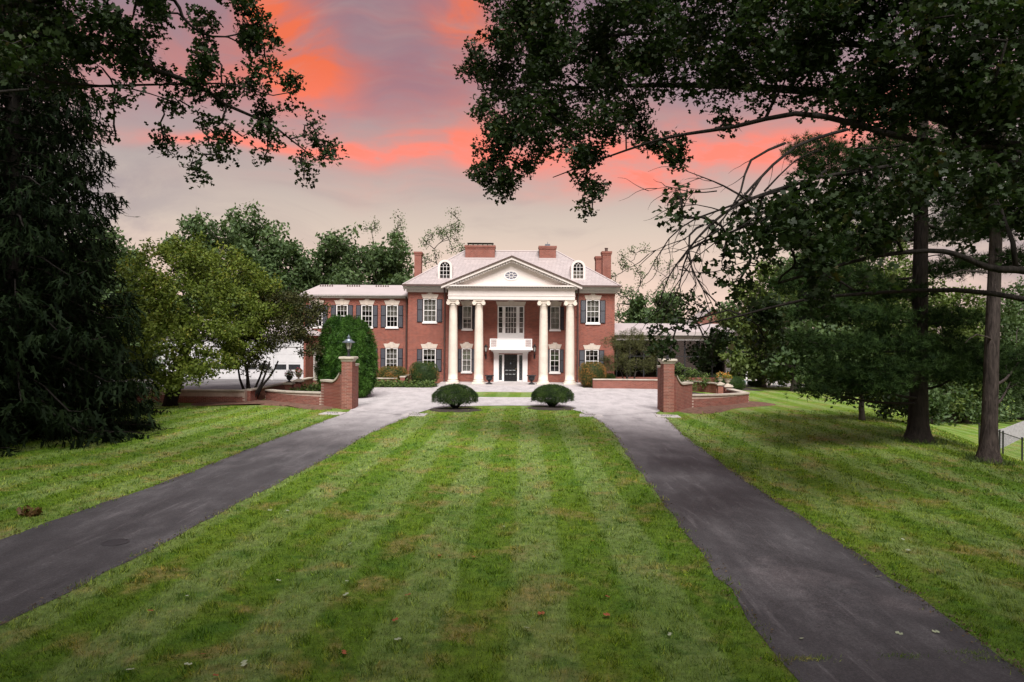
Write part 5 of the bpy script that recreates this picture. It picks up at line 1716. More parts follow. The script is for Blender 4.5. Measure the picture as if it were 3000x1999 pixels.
L_LIMBS = [
    ([(-80, 95, 12), (0, 100, 12.4), (170, 112, 13), (340, 150, 13.8), (446, 204, 14.4), (574, 246, 15.2), (659, 306, 15.8), (786, 361, 16.6), (850, 408, 17), (930, 470, 17.4)], .15, .012),
    ([(-60, 30, 12.2), (200, -10, 13), (400, -20, 14), (510, 0, 14.8), (535, 50, 15), (590, 98, 15.3), (660, 108, 15.8), (740, 90, 16.2)], .10, .012),
    ([(0, 200, 12.4), (140, 240, 13), (270, 250, 13.6), (390, 262, 14.2), (470, 285, 14.8)], .06, .01),
    ([(574, 246, 15.2), (680, 250, 15.6), (800, 280, 16.2), (880, 260, 16.6)], .05, .01),
    ([(-60, -140, 12), (250, -160, 13), (520, -120, 14.5), (680, -60, 15.5)], .10, .012),
]
L_BLOBS = [
    (60, 60, 130, 90, 12.5, 1.6), (230, 50, 130, 90, 13.2, 1.7), (390, 50, 90, 70, 14.2, 1.3), (130, 180, 140, 60, 13, 1.3), (300, 200, 110, 55, 13.8, 1.1), (420, 140, 70, 60, 14.6, .9),
    (480, 40, 60, 45, 15, .8), (590, 65, 60, 40, 15.4, .6), (720, 70, 55, 40, 16.2, .7), (760, 110, 46, 60, 16.4, .7), (690, 120, 55, 45, 16, .7), (780, 180, 36, 32, 16.5, .5), (560, 160, 60, 40, 15.2, .7),
    (640, 180, 70, 40, 15.7, .8), (520, 240, 60, 40, 15, .7), (610, 270, 70, 40, 15.6, .7), (720, 240, 75, 48, 16.1, .8), (850, 280, 50, 42, 16.8, .6), (800, 330, 60, 40, 16.6, .7), (560, 315, 55, 32, 15.2, .5),
    (470, 360, 25, 32, 14.8, .3), (480, 410, 50, 22, 14.9, .4), (590, 368, 26, 18, 15.4, .3), (650, 360, 20, 25, 15.7, .3), (610, 420, 40, 25, 15.5, .4), (640, 455, 26, 22, 15.6, .3), (710, 400, 60, 36, 16, .5), (790, 395, 45, 34, 16.4, .5), (775, 460, 36, 20, 16.3, .3), (560, 480, 24, 26, 15.2, .3), (580, 512, 20, 14, 15.3, .25),
    (890, 400, 34, 40, 16.9, .5), (880, 470, 36, 34, 16.9, .4), (950, 420, 36, 34, 17.4, .4), (890, 525, 22, 22, 17, .3), (920, 350, 22, 30, 17.1, .3), (970, 455, 22, 20, 17.4, .25),
    (100, -70, 200, 90, 12.5, 1.6), (420, -80, 200, 80, 14, 1.6), (640, -40, 90, 50, 15.4, .9), (340, 400, 40, 24, 14, .3), (330, 290, 60, 30, 13.8, .5), (120, -300, 260, 120, 12.5, 1.8, .5), (60, 120, 140, 120, 11, 1.2, .5),
]
oak_l, skl = oak('oak_tree', (-13.4, 12.6), 12.5, .40, L_LIMBS, L_BLOBS, 15, 19, .27, .125, 'oak limb and leaves reaching in over the drive beside the dark spruces')


# ---------------------------------------------------------------- dark drooping spruces on the left
def spruce(base, H, rb, label, dens=1.0, low=0.3):
    x, y = base; z = tz(x, y)
    t = thing('spruce_tree', (x, y, z), label, 'tree', 'weeping spruces beside the drive')
    sk = Skel()
    sk.limb(trunk_line(x, y, z - .2, H, (0, 0), 8, .06), .38, .03, 10)
    PC_, DV, SC = [], [], []
    zc = low
    while zc < H - .4:
        f_ = zc / H
        rad = rb * (1 - f_) ** .75 + .25
        nb = 6 if f_ < .8 else 4
        off = random.uniform(0, 6.28)
        for i in range(nb):
            a = off + 2 * math.pi * i / nb + random.uniform(-.35, .35)
            L_ = rad * random.uniform(.75, 1.12)
            dx, dy = math.cos(a), math.sin(a)
            dr = .16 + .22 * (1 - f_)
            pts = [(x + dx * .1, y + dy * .1, z + zc), (x + dx * L_ * .4, y + dy * L_ * .4, z + zc - dr * L_ * .30 + .1), (x + dx * L_ * .75, y + dy * L_ * .75, z + max(.25, zc - dr * L_ * .75)), (x + dx * L_, y + dy * L_, z + max(.2, zc - dr * L_ * .72 + .08))]
            sk.limb(pts, .035 + .02 * (1 - f_), .008, 4, False)
            k = int(34 * L_ * dens)
            tt = rng.random(k) ** .75 * .92 + .08
            P = np.array(pts); seg = np.minimum((tt * 3).astype(int), 2); u = (tt * 3 - seg)[:, None]
            q = P[seg] * (1 - u) + P[seg + 1] * u
            side = np.array((-dy, dx, 0)); sp = rng.normal(size=(k, 1)) * (.22 + .10 * L_ * tt[:, None])
            q = q + side * sp; q[:, 2] -= np.abs(sp[:, 0]) * .35
            PC_.append(q)
            d_ = np.tile(np.array((0, 0, -1.0)), (k, 1)) + rng.normal(size=(k, 3)) * .22 + side * np.sign(sp) * .35 + np.array((dx, dy, 0)) * .25
            DV.append(d_); SC.append(rng.uniform(.30, .75, k) * (.6 + .4 * (1 - f_)))
        zc += .36 + .12 * f_
    finish_tree(t, sk, 'bark_oak')
    C_ = np.vstack(PC_); d_ = np.vstack(DV)
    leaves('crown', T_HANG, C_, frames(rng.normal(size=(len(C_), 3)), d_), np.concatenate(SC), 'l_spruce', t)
    return t


spruce((-15.9, 21.8), 20, 3.9, 'tall dark weeping spruce with curtains of drooping twigs, standing beside the yellow-green tree', 1.0)
spruce((-19.5, 26.5), 22.0, 5.0, 'tall dark weeping spruce standing behind another spruce at the wood edge', .8)
spruce((-18.2, 17.2), 19.0, 4.8, 'dark weeping spruce at the lawn edge under the oak bough', .8)

# ---------------------------------------------------------------- garden trees on the left
B = [pxblob(*b) for b in ((500, 800, 110, 90, 35, 2.2), (640, 800, 110, 90, 36, 2.2), (430, 900, 100, 90, 33, 2), (560, 900, 130, 90, 34, 2.4), (690, 900, 100, 80, 35.5, 2), (470, 1010, 110, 80, 32.5, 2), (600, 1000, 120, 70, 33.5, 2),
                           (700, 985, 70, 60, 35, 1.6), (500, 1090, 120, 45, 32, 1.6), (620, 1075, 70, 40, 32.5, 1.2), (560, 745, 70, 45, 36, 1.6), (760, 850, 60, 50, 36.5, 1.5), (430, 1130, 90, 40, 31.5, 1.2), (790, 920, 55, 50, 36.5, 1.3))]
broadleaf('maple_tree', (-16.6, 33.2), (.5, .8), 3.2, .26, B, 15, 20, .34, .18, 'l_maple', 'bark_oak', 'spreading yellow-green tree overhanging the parking court', twigs=.6)
B = [pxblob(*b) for b in ((720, 960, 60, 60, 37, 1.2), (790, 910, 70, 50, 37, 1.3), (860, 900, 70, 45, 37, 1.3), (900, 950, 60, 45, 37, 1.2), (840, 975, 80, 40, 36.6, 1.2), (760, 1000, 60, 40, 36.4, 1.1), (690, 1040, 50, 40, 36.2, .9), (740, 1060, 55, 35, 36, .9), (890, 1010, 50, 30, 36.6, .9),
                           (820, 870, 60, 25, 37.2, 1), (930, 905, 30, 30, 37.2, .8), (670, 1000, 40, 40, 36.5, .8))]
broadleaf('myrtle_tree', (-13.75, 36.0), (.2, .3), 2.2, .085, B, 24, 18, .30, .14, 'l_jap', 'bark_oak', 'small many-stemmed tree with fanning dark branches in front of the white garage', twigs=.9, trunks=6)


# ---------------------------------------------------------------- clipped evergreens
def clipped(name, x, y, z, a, b, h, leaf, label, n_=5000, size=.10, group=None, squash=2.2, flat=0.0, lump=.06, tmpl=T_SPRAY, cat='shrub', apex=(0, 0), egg=0.0, hang=False):
    """dense shrub whose skin follows a rounded profile; r(t) from base to top"""
    t = thing(name, (x, y, z), label, cat, group)
    def shape(th, u):
        # u 0..1 polar parameter from bottom to top
        zz_ = -math.cos(math.pi * 1.0) * 0
        ph = (u - .5) * math.pi
        r_ = np.cos(ph) ** (1 / squash * 1.6)
        zz_ = (np.sin(ph) * (1 - egg * .0) + 1) / 2
        return r_, zz_
    k = n_
    u = np.arccos(1 - 2 * rng.random(k)) / math.pi
    th = rng.random(k) * 2 * math.pi
    r_, zz_ = shape(th, u)
    wob = 1 + lump * (.6 * np.sin(3 * th + 5 * zz_ + x) + .7 * np.sin(7 * th - 9 * zz_ + y) + .6 * np.sin(13 * th + 17 * zz_) * np.sin(11 * zz_ * h ** .5 - 5 * th) + .5 * np.sin(23 * th - 31 * zz_))
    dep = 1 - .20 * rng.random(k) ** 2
    rr = r_ * wob * dep * (1 - egg * (zz_ - .4))
    P = np.stack([x + a * rr * np.cos(th) + apex[0] * zz_ ** 2, y + b * rr * np.sin(th) + apex[1] * zz_ ** 2, z + .02 + h * zz_ * (1 + lump * .5 * np.sin(5 * th))], 1)
    nrm = np.stack([np.cos(th) * r_ / a, np.sin(th) * r_ / b, (zz_ - .45) * 2 / h], 1)
    al = unit(nrm) * .6 + rng.normal(size=(k, 3)) * .5 + np.array((0, 0, -.4 if hang else .45))
    nr2 = unit(nrm) + rng.normal(size=(k, 3)) * .55
    m = MB(); q, w_ = 20, 12
    for j in range(w_ + 1):
        uu = j / w_
        for i in range(q):
            tt = 2 * math.pi * i / q
            r1, z1_ = shape(np.array(tt), np.array(uu)); r1 = float(r1) * .86 * (1 - egg * (float(z1_) - .4))
            m.v.append((x + a * r1 * math.cos(tt) + apex[0] * float(z1_) ** 2, y + b * r1 * math.sin(tt) + apex[1] * float(z1_) ** 2, z + .05 + h * float(z1_) * .93))
    m.f = [(j * q + i, j * q + (i + 1) % q, (j + 1) * q + (i + 1) % q, (j + 1) * q + i) for j in range(w_) for i in range(q)]
    obj('inner_growth', m, 'l_yew', t, smooth=True)
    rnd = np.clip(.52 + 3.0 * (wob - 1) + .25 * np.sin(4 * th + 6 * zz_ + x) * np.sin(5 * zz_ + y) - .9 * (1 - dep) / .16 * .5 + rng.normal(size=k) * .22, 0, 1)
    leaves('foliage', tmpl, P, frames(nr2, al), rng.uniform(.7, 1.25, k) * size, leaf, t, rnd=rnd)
    return t


px_ = G(1010, 1168)
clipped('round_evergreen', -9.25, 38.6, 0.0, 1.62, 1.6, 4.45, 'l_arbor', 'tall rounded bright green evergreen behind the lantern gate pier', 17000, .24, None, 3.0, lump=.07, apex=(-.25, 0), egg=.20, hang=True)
for zx, d_, w_, h_, lf, lab in ((1242, 48.9, 1.08, 1.66, 'l_box', 'dome-clipped green shrub below the mansion window next to the wing'), (1735, 48.7, 1.0, 1.72, 'l_boxo', 'dome-clipped shrub mottled with orange leaves by the sunroom corner'),
                                (1150, 49.6, 1.12, 1.30, 'l_boxo', 'low clipped shrub with an orange-tipped crown below the wing window'), (1786, 49.6, .42, .85, 'l_box', 'small green clipped shrub tucked beside the orange-mottled shrub')):
    clipped('clipped_shrub', W(zx, 1100, d_)[0], d_, .03, w_, w_ * .9, h_, lf, lab, 5200, .095, 'clipped shrubs along the house', 3.4, lump=.03)
clipped('yew_hedge', W(2138, 1112, 45.5)[0], 45.5, 0, .98, 1.0, .98, 'l_yew', 'low rounded yew hedge beside the planted urns', 4200, .09, None, 3.6, lump=.04)
clipped('low_shrub', W(2213, 1120, 50)[0], 50.0, 0.01, .62, .5, .42, 'l_yew', 'small dark mound of a shrub on the pool terrace', 1200, .08, None, 3, lump=.05)


def vase_yew(x, y, a, h, label):
    t = thing('vase_yew', (x, y, .03), label, 'shrub', 'vase-shaped yews at the lawn end')
    sk = Skel()
    for i in range(54):
        th = 2 * math.pi * i / 54 + random.uniform(-.1, .1); f_ = random.uniform(.35, 1.0)
        sk.limb([(x + .06 * math.cos(th), y + .06 * math.sin(th), .0), (x + a * f_ * .45 * math.cos(th), y + a * f_ * .45 * math.sin(th), h * .30), (x + a * f_ * .86 * math.cos(th), y + a * f_ * .86 * math.sin(th), h * (.50 + .25 * (1 - f_)))], .022, .006, 4, False)
    sk.mb.lathe([(.16, -.03), (.12, .05), (.10, .14)], x, y, .03, 8)
    tips = []
    for i in range(420):
        th = random.uniform(0, 6.28); f_ = math.sqrt(random.random())
        sk.reach((x + a * f_ * .93 * math.cos(th), y + a * f_ * .93 * math.sin(th), h * (.42 + .33 * (1 - f_ * f_)) + random.uniform(-.05, .1)), .004, .012, 3, 0, .1)
    finish_tree(t, sk, 'bark_oak', 'stems')
    k = 8500
    th = rng.random(k) * 2 * math.pi; f_ = np.sqrt(rng.random(k))
    wob = 1 + .05 * np.sin(5 * th + x) + .03 * np.sin(11 * th)
    top = h * (.50 + .50 * np.maximum(0, 1 - f_ ** 2.1) ** .62)
    zz_ = top - (rng.random(k) ** 2.2) * h * (.20 + .12 * (1 - f_))
    rim = rng.random(k) < .26
    und = rng.random(k) < .12
    f_ = np.where(rim, rng.uniform(.86, 1.0, k), f_)
    zz_ = np.where(rim, h * (rng.uniform(.30, .62, k)), zz_)
    f_ = np.where(und, rng.uniform(.45, .98, k), f_); zz_ = np.where(und, h * (.06 + .36 * f_ + rng.normal(size=k) * .05), zz_)
    P = np.stack([x + a * f_ * wob * np.cos(th), y + a * .92 * f_ * wob * np.sin(th), zz_], 1)
    nr = np.stack([np.cos(th) * f_, np.sin(th) * f_, np.full(k, .8)], 1) + rng.normal(size=(k, 3)) * .5
    al = np.stack([np.cos(th) * f_, np.sin(th) * f_, np.full(k, .5)], 1) + rng.normal(size=(k, 3)) * .6
    rnd = np.clip(.2 + .75 * (zz_ / h - .35) + rng.normal(size=k) * .2, 0, 1)
    leaves('foliage', T_SPRAY, P, frames(nr, al), rng.uniform(.07, .13, k), 'l_yew', t, rnd=np.clip(rng.normal(size=k) * .28 + .35 + .5 * np.sin(6 * th + 9 * f_) * np.sin(13 * f_ + x), 0, 1))


p = G(1334, 1199); vase_yew(p[0], p[1], 1.07, 1.17, 'vase-shaped clipped yew with a pointed dome at the lawn end, on the lantern pier side')
p = G(1617, 1194); vase_yew(p[0], p[1], 1.03, 1.12, 'vase-shaped clipped yew with a flatter dome at the lawn end, on the curved wall side')

# loose shrubs
def loose(name, blobs, base, leaf, label, dens, per, spread, size, bark='bark_grey', tmpl=T_SPRAY, cat='shrub', trunks=5, h=.5, r0=.04, up=.3):
    return_ = broadleaf(name, base, (0, 0), h, r0, blobs, dens, per, spread, size, leaf, bark, label, None, tmpl, up, .5, trunks, 0.0, .005)
    return_['category'] = cat
    return return_


B = [pxblob(*b) for b in ((1790, 1010, 30, 25, 50, .8), (1840, 1000, 50, 28, 49.6, 1), (1900, 1010, 40, 28, 49.5, .9), (1800, 1050, 40, 22, 49.3, .8), (1865, 1050, 60, 25, 49, 1), (1820, 1080, 50, 16, 49, .8), (1900, 1075, 35, 18, 49, .7), (1775, 1075, 25, 14, 49.2, .5), (1860, 985, 40, 16, 50, .8))]
loose('juniper', B, (8.6, 50.0), 'l_juni', 'spreading olive juniper in layered tiers against the sunroom', 22, 14, .30, .17, h=1.2, r0=.07)
B = [pxblob(*b) for b in ((2000, 1105, 30, 25, 44.5, .7), (2040, 1110, 32, 22, 44.5, .7), (2078, 1122, 22, 14, 44.5, .5), (1995, 1075, 14, 14, 44.5, .4), (2020, 1125, 35, 12, 44, .5))]
loose('leafy_shrub', B, (11.3, 44.6), 'l_ivy', 'loose grey-green leafy shrub spilling behind the sweeping wall', 40, 10, .22, .12, tmpl=T_LEAF)
for lab, reg, k in (('low ground cover plants along the planter wall below the wing', ((-13.0, -5.4), (46.6, 48.6)), 5200), ('low green plants at the foot of the sunroom wall', ((5.6, 10.0), (47.5, 48.6)), 900), ('low green plants behind the shaded curved wall', ((-12.9, -10.9), (37.5, 46)), 3500)):
    (x0, x1), (y0, y1) = reg
    c_ = np.stack([rng.uniform(x0, x1, k), rng.uniform(y0, y1, k), rng.random(k) ** 2 * .28 + .06], 1)
    c_[:, 2] *= .6 + .8 * (np.sin(c_[:, 0] * 2.1) * np.sin(c_[:, 1] * 2.7) > -.2)
    o = leaves('ground_cover', T_LEAF, c_, frames(rng.normal(size=(k, 3)) + (0, -.2, 1.2)), rng.uniform(.10, .2, k), 'l_ivy', None, (x0, y0, 0))
    tag(o, lab, 'plants')

# ---------------------------------------------------------------- pines on the right
def pine(base, H, r0, lean, tiers, label, bark='bark_pine'):
    x, y = base; z = tz(x, y)
    t = thing('pine_tree', (x, y, z), label, 'tree', 'pines on the lawn bank')
    sk = Skel()
    sk.limb([(x + lean[0] * f_ * f_ * .3 + lean[0] * f_ * .7, y + lean[1] * f_, z - .2 + (H + .2) * f_) for f_ in (0, .015, .03, .05, .09, .16, .25, .37, .5, .62, .75, .87, 1)], r0, r0 * .35, 14, flare=z)
    C_ = []
    for px0, py0, rx, ry, d_, rd in tiers:
        b = pxblob(px0, py0, rx, ry * .72, d_, rd)
        k = max(14, int(62 * b[3] * b[4]))
        c_ = np.array(b[:3]) + ball(k, .3) * np.array(b[3:6])
        c_[:, 2] -= .06 * np.linalg.norm(c_[:, :2] - np.array(b[:2]), axis=1) ** 2
        # branch to the tier
        hz_ = min(z + H - .5, b[2] + .35 * (1 if b[2] > z + 3 else -.4) * 1.0)
        f_ = (hz_ - z) / H
        st = (x + lean[0] * f_, y + lean[1] * f_, hz_ - .5)
        mid = ((st[0] + b[0]) / 2, (st[1] + b[1]) / 2, (st[2] + b[2]) / 2 - .15)
        sk.limb([st, mid, b[:3]], .055, .02, 6)
        for p in c_[np.argsort(np.linalg.norm(c_ - np.array(b[:3]), axis=1))]:
            sk.reach(p, .006, .02, 3, .02, .1)
        C_.append(c_)
    for i in range(10):                     # bare dead stubs on the trunk
        f_ = random.uniform(.18, .6); a = random.uniform(0, 6.28); L_ = random.uniform(.5, 2.2)
        st = (x + lean[0] * f_, y + lean[1] * f_, z + H * f_)
        sk.limb([st, (st[0] + math.cos(a) * L_ * .6, st[1] + math.sin(a) * L_ * .6, st[2] + .15), (st[0] + math.cos(a) * L_, st[1] + math.sin(a) * L_, st[2] - .1)], .03, .006, 4, False)
    finish_tree(t, sk, bark)
    C_ = np.vstack(C_); per = 9; k = len(C_) * per
    P = np.repeat(C_, per, axis=0) + rng.normal(size=(k, 3)) * (.20, .20, .10)
    al = rng.normal(size=(k, 3)) * .6 + np.array((0, 0, .55))
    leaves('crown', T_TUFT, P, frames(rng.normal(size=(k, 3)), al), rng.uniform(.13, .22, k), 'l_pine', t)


pb = G(2690, 1293)
pine((pb[0], pb[1]), 15, .36, (.25, .2), [(2480, 1010, 110, 40, 21, 1.2), (2600, 990, 130, 45, 21.5, 1.3), (2440, 1085, 90, 32, 20.5, 1), (2560, 1080, 120, 40, 21, 1.2), (2380, 1140, 55, 22, 20.2, .7), (2560, 1120, 110, 26, 20.8, 1), (2760, 1010, 110, 40, 23, 1.3), (2880, 1040, 110, 40, 22, 1.2),
      (2700, 1060, 100, 34, 21, 1.1), (2820, 1090, 90, 30, 22, 1), (2450, 470, 110, 45, 24, 1.2), (2380, 430, 70, 32, 24, 1), (2520, 600, 140, 55, 24, 1.4), (2800, 660, 150, 60, 24, 1.5), (2650, 430, 150, 80, 24, 1.5), (2400, 700, 110, 45, 24, 1.2), (2350, 1000, 60, 30, 20.6, .7), (2940, 420, 120, 90, 25, 1.4), (2540, 560, 120, 50, 25, 1.3), (2450, 800, 120, 42, 23, 1.3), (2590, 850, 110, 40, 23, 1.2), (2400, 900, 110, 40, 22, 1.2), (2540, 920, 110, 36, 21.5, 1.2), (2330, 830, 80, 36, 23, 1), (2780, 930, 90, 36, 22.5, 1.1), (2480, 730, 120, 40, 24, 1.2), (2800, 780, 100, 36, 23, 1.1)],
     'tall pine with a straight dark trunk and low sweeping boughs on the lawn ridge', 'bark_dark')
pb2 = G(2895, 1362, -.1)
pine((pb2[0], pb2[1]), 15, .25, (.75, .3), [(2960, 640, 110, 60, 19, 1.2), (2860, 560, 110, 60, 19.5, 1.2), (2990, 760, 80, 36, 19, .9), (2960, 1120, 60, 80, 20.5, .9), (2985, 1060, 60, 50, 21, .9), (2900, 300, 130, 90, 20, 1.4), (2975, 480, 90, 70, 19.5, 1.2)],
     'slender leaning pine with flaky grey bark beside the chain-link fence')
p = G(2525, 1231)
B = [pxblob(*b) for b in ((2480, 1140, 60, 30, 29, 1), (2560, 1150, 70, 36, 28.5, 1.1), (2630, 1170, 60, 40, 28.5, 1), (2680, 1200, 40, 34, 28.5, .8), (2540, 1110, 60, 30, 29, 1), (2610, 1120, 60, 36, 29, 1))]
broadleaf('dogwood_tree', (p[0], p[1]), (-.1, 0), 1.5, .10, B, 22, 16, .32, .17, 'l_oak', 'bark_grey', 'small crooked tree with a low dark crown at the edge of the grassy dip', twigs=.6)


for (x, y), r_ in ((pb[:2], .62), (pb2[:2], .45)):
    k = 900; th = rng.random(k) * 6.283; f_ = r_ * (.45 + rng.random(k) ** 1.5 * .9)
    xx_, yy = x + f_ * np.cos(th), y + f_ * np.sin(th)
    zc = np.array([tz(p, q) for p, q in zip(xx_, yy)])
    o = leaves('undergrowth', T_BLADE, np.stack([xx_, yy, zc], 1), frames(rng.normal(size=(k, 3)), rng.normal(size=(k, 3)) * .4 + (0, 0, 1)), rng.uniform(.08, .22, k), 'l_ivy', None, (x, y, 0))
    tag(o, 'longer unmown grass round the foot of a pine')

# ---------------------------------------------------------------- woods behind
def wood_tree(name, cx, top, hw, d, mat, label, group, sparse=0.0, bot=1060, bark='bark_grey', leaf=.30, nb=11, trunk_px=None):
    bx_ = W(trunk_px if trunk_px else cx, 1000, d)[0]
    zb_ = tz(bx_, d)
    blobs = []
    htop = W(cx, top, d)[2]; hbot = max(zb_ + .6, W(cx, bot, d)[2]); hh = htop - hbot; R0 = hw * d / F; ccx = W(cx, (top + bot) / 2, d)[0]
    nb = nb if sparse > .1 else 16
    for i in range(nb):
        f_ = (i + .5) / nb
        a = i * 2.4 + random.uniform(-.4, .4)
        prof = math.sqrt(max(.12, 1 - ((f_ - .48) / .62) ** 2))
        if sparse > .1:
            rr = R0 * prof * random.uniform(.45, .78); q = R0 * random.uniform(.30, .50) * (1 - .25 * f_)
        else:
            rr = R0 * prof * random.uniform(.35, .80); q = R0 * random.uniform(.38, .55)
        zz_ = hbot + hh * f_ * .93
        blobs.append((ccx + rr * math.cos(a), d + rr * math.sin(a) * .9, min(zz_, htop - q * .6), q, q, max(q * .75, hh * .10)))
    if sparse < .1:
        blobs.append((ccx, d, hbot + hh * .45, R0 * .6, R0 * .6, hh * .34))
    ar = (1 - sparse)
    broadleaf(name, (bx_, d), (ccx - bx_, 0), max(1.5, (hbot - zb_) + hh * .35), (.20 + .012 * hh) * (.85 if sparse > .1 else 1), blobs, 4.6 * ar + .6, 14, .30 * R0 ** .5 + .18, leaf * (1.42 if sparse < .1 else 1), mat, bark, label, group, T_LEAF, .3, 1.0 if sparse > .1 else .2, 1, zb_, .012 + .036 * (sparse > .1))


GL, GR_ = 'woodland trees behind the house on the garage side', 'woodland trees beyond the lawn on the pool side'
wood_tree('background_tree', 610, 628, 125, 66, 'l_far', 'broad grey-green tree rising behind the yellow-green tree', GL)
wood_tree('background_tree', 735, 608, 110, 70, 'l_far', 'tallest rounded tree behind the garage, with a peaked crown', GL)
wood_tree('background_tree', 850, 690, 115, 67, 'l_far', 'dense dark tree behind the garage end of the brick wing', GL)
wood_tree('background_tree', 925, 775, 55, 72, 'l_far', 'lower dark tree in the gap behind the brick wing roof', GL)
wood_tree('background_tree', 1020, 682, 125, 68, 'l_far', 'rounded dark tree behind the middle of the brick wing roof', GL)
wood_tree('background_tree', 1150, 700, 100, 70, 'l_far', 'dark tree behind the brick wing beside the lone chimney', GL)
wood_tree('thin_tree', 1130, 612, 105, 76, 'l_pale', 'tall thinly leaved tree with bare forked branches above the brick wing', GL, .60, 930, 'bark_grey', .22, 14)
wood_tree('thin_tree', 1310, 612, 90, 78, 'l_pale', 'thin pale-leaved tree behind the long roof chimney', GL, .55, 930, 'bark_grey', .24, 14)
wood_tree('thin_tree', 1845, 712, 70, 74, 'l_pale', 'pale thinly leaved tree with upright limbs beyond the paired chimneys', GR_, .55, 970, 'bark_grey', .24, 14)
wood_tree('thin_tree', 1945, 735, 60, 80, 'l_pale', 'wispy pale tree seen through the bare oak twigs', GR_, .8, 950, 'bark_grey', .24, 12)
wood_tree('background_tree', 1870, 868, 60, 68, 'l_far', 'low rounded tree standing over the sunroom roof near the brick corner', GR_, 0, 1080)
wood_tree('background_tree', 1960, 850, 70, 72, 'l_far', 'dark tree over the middle of the sunroom roof', GR_, 0, 1080)
for cx, top, hw, d, lf, lab in ((2230, 800, 100, 50, 'l_bright', 'fresh green tree beyond the sunroom end post'), (2370, 700, 130, 58, 'l_far', 'dark wood-edge tree behind the pool terrace'), (2500, 640, 140, 56, 'l_bright', 'tall fresh green tree in the gap beside the straight pine trunk'),
                                (2330, 900, 90, 46, 'l_far', 'shadowy small tree at the head of the grassy dip'), (2630, 760, 120, 62, 'l_bright', 'light green tree behind the straight pine trunk'), (2790, 850, 120, 60, 'l_bright', 'yellowish green tree between the two pine trunks'),
                                (2900, 890, 110, 64, 'l_far', 'rounded tree above the pale board fence'), (2990, 830, 110, 68, 'l_far', 'tall tree behind the leaning pine'), (2160, 880, 80, 62, 'l_far', 'dark tree behind the sunroom end beside the brick gable'), (2720, 1010, 80, 57, 'l_far', 'low dense tree along the far edge of the sunlit slope'), (2830, 1080, 90, 60, 'l_far', 'bushy dark tree at the foot of the sunlit slope'),
                                (2460, 960, 90, 50, 'l_far', 'low dark tree on the rim of the grassy dip')):
    wood_tree('background_tree', cx, top, hw, d, lf, lab, GR_, 0, 1400, leaf=.25)
for cx, top, hw, d, lab in ((150, 700, 140, 48, 'dark tree closing the gap between the spruces'), (330, 680, 130, 55, 'dark tree behind the spruces and the yellow-green tree'), (-40, 600, 150, 44, 'dark tree at the wood edge behind all the spruces'), (400, 860, 110, 48, 'shaded tree at the corner of the parking court')):
    wood_tree('background_tree', cx, top, hw, d, 'l_far', lab, GL, 0, 1100)

# far wood that closes the horizon
k = 9000
xs_ = rng.uniform(-150, 170, k); ys_ = rng.uniform(105, 135, k)
hz_ = 6.5 + 2.2 * np.sin(xs_ * .21) + 1.6 * np.sin(xs_ * .53 + 1)
zz_ = rng.random(k) * hz_ + np.array([tz(a_, b_) for a_, b_ in zip(xs_, ys_)])
o = leaves('distant_wood', T_LEAF, np.stack([xs_, ys_, zz_], 1), frames(rng.normal(size=(k, 3)) + (0, -.6, .5)), rng.uniform(.9, 1.9, k), 'l_far', None, (0, 105, 0))
tag(o, 'distant belt of woodland behind the house and gardens')

# unseen big trees added behind the viewer to shade the near lawn
for i, (x, y, H, rr) in enumerate(((-12.5, -5, 21, 6.2), (-4.2, -8.5, 23, 6.4), (4.8, -8.5, 22, 6.4), (13.0, -5, 20, 6.0), (-18.5, 4, 18, 5.5), (19, 5, 19, 5.2))):
    B = []
    for j in range(14):
        a = j * 2.4; f_ = (j + .5) / 14
        B.append((x + rr * .6 * math.cos(a) * math.sin(math.pi * (f_ * .8 + .15)), y + rr * .5 * math.sin(a) * math.sin(math.pi * (f_ * .8 + .15)), tz(x, y) + H * (.30 + .68 * f_), rr * .42, rr * .42, rr * .34))
    broadleaf('roadside_tree', (x, y), (0, 0), H * .5, .38, B, 3.3, 12, .9, .46, 'l_far', 'bark_oak', ['dense tree at the road end of the drive by the spruces', 'tall tree at the road end of the central lawn', 'dense tree at the road end of the drive by the pines', 'tree on the bank at the road end of the lawn', 'tree among the spruces by the road', 'tree on the low ground by the road'][i], 'trees along the road', T_LEAF, .3, .1)

# ================================================================== GRASS BLADES AND LITTER
def on_paving(x, y):
    l0 = np.interp(y, [p[1] for p in L_OUT], [p[0] for p in L_OUT]); l1 = np.interp(y, [p[1] for p in L_IN], [p[0] for p in L_IN])
    r0_ = np.interp(y, [p[1] for p in R_IN], [p[0] for p in R_IN]); r1_ = np.interp(y, [p[1] for p in R_OUT], [p[0] for p in R_OUT])
    x = x + rng.normal(size=len(x)) * .07
    j = .06 * np.sin(y * 5.0) + .04 * np.sin(y * 13.0)
    return ((x > l0 + j) & (x < l1 - j)) | ((x > r0_ + j) & (x < r1_ - j))


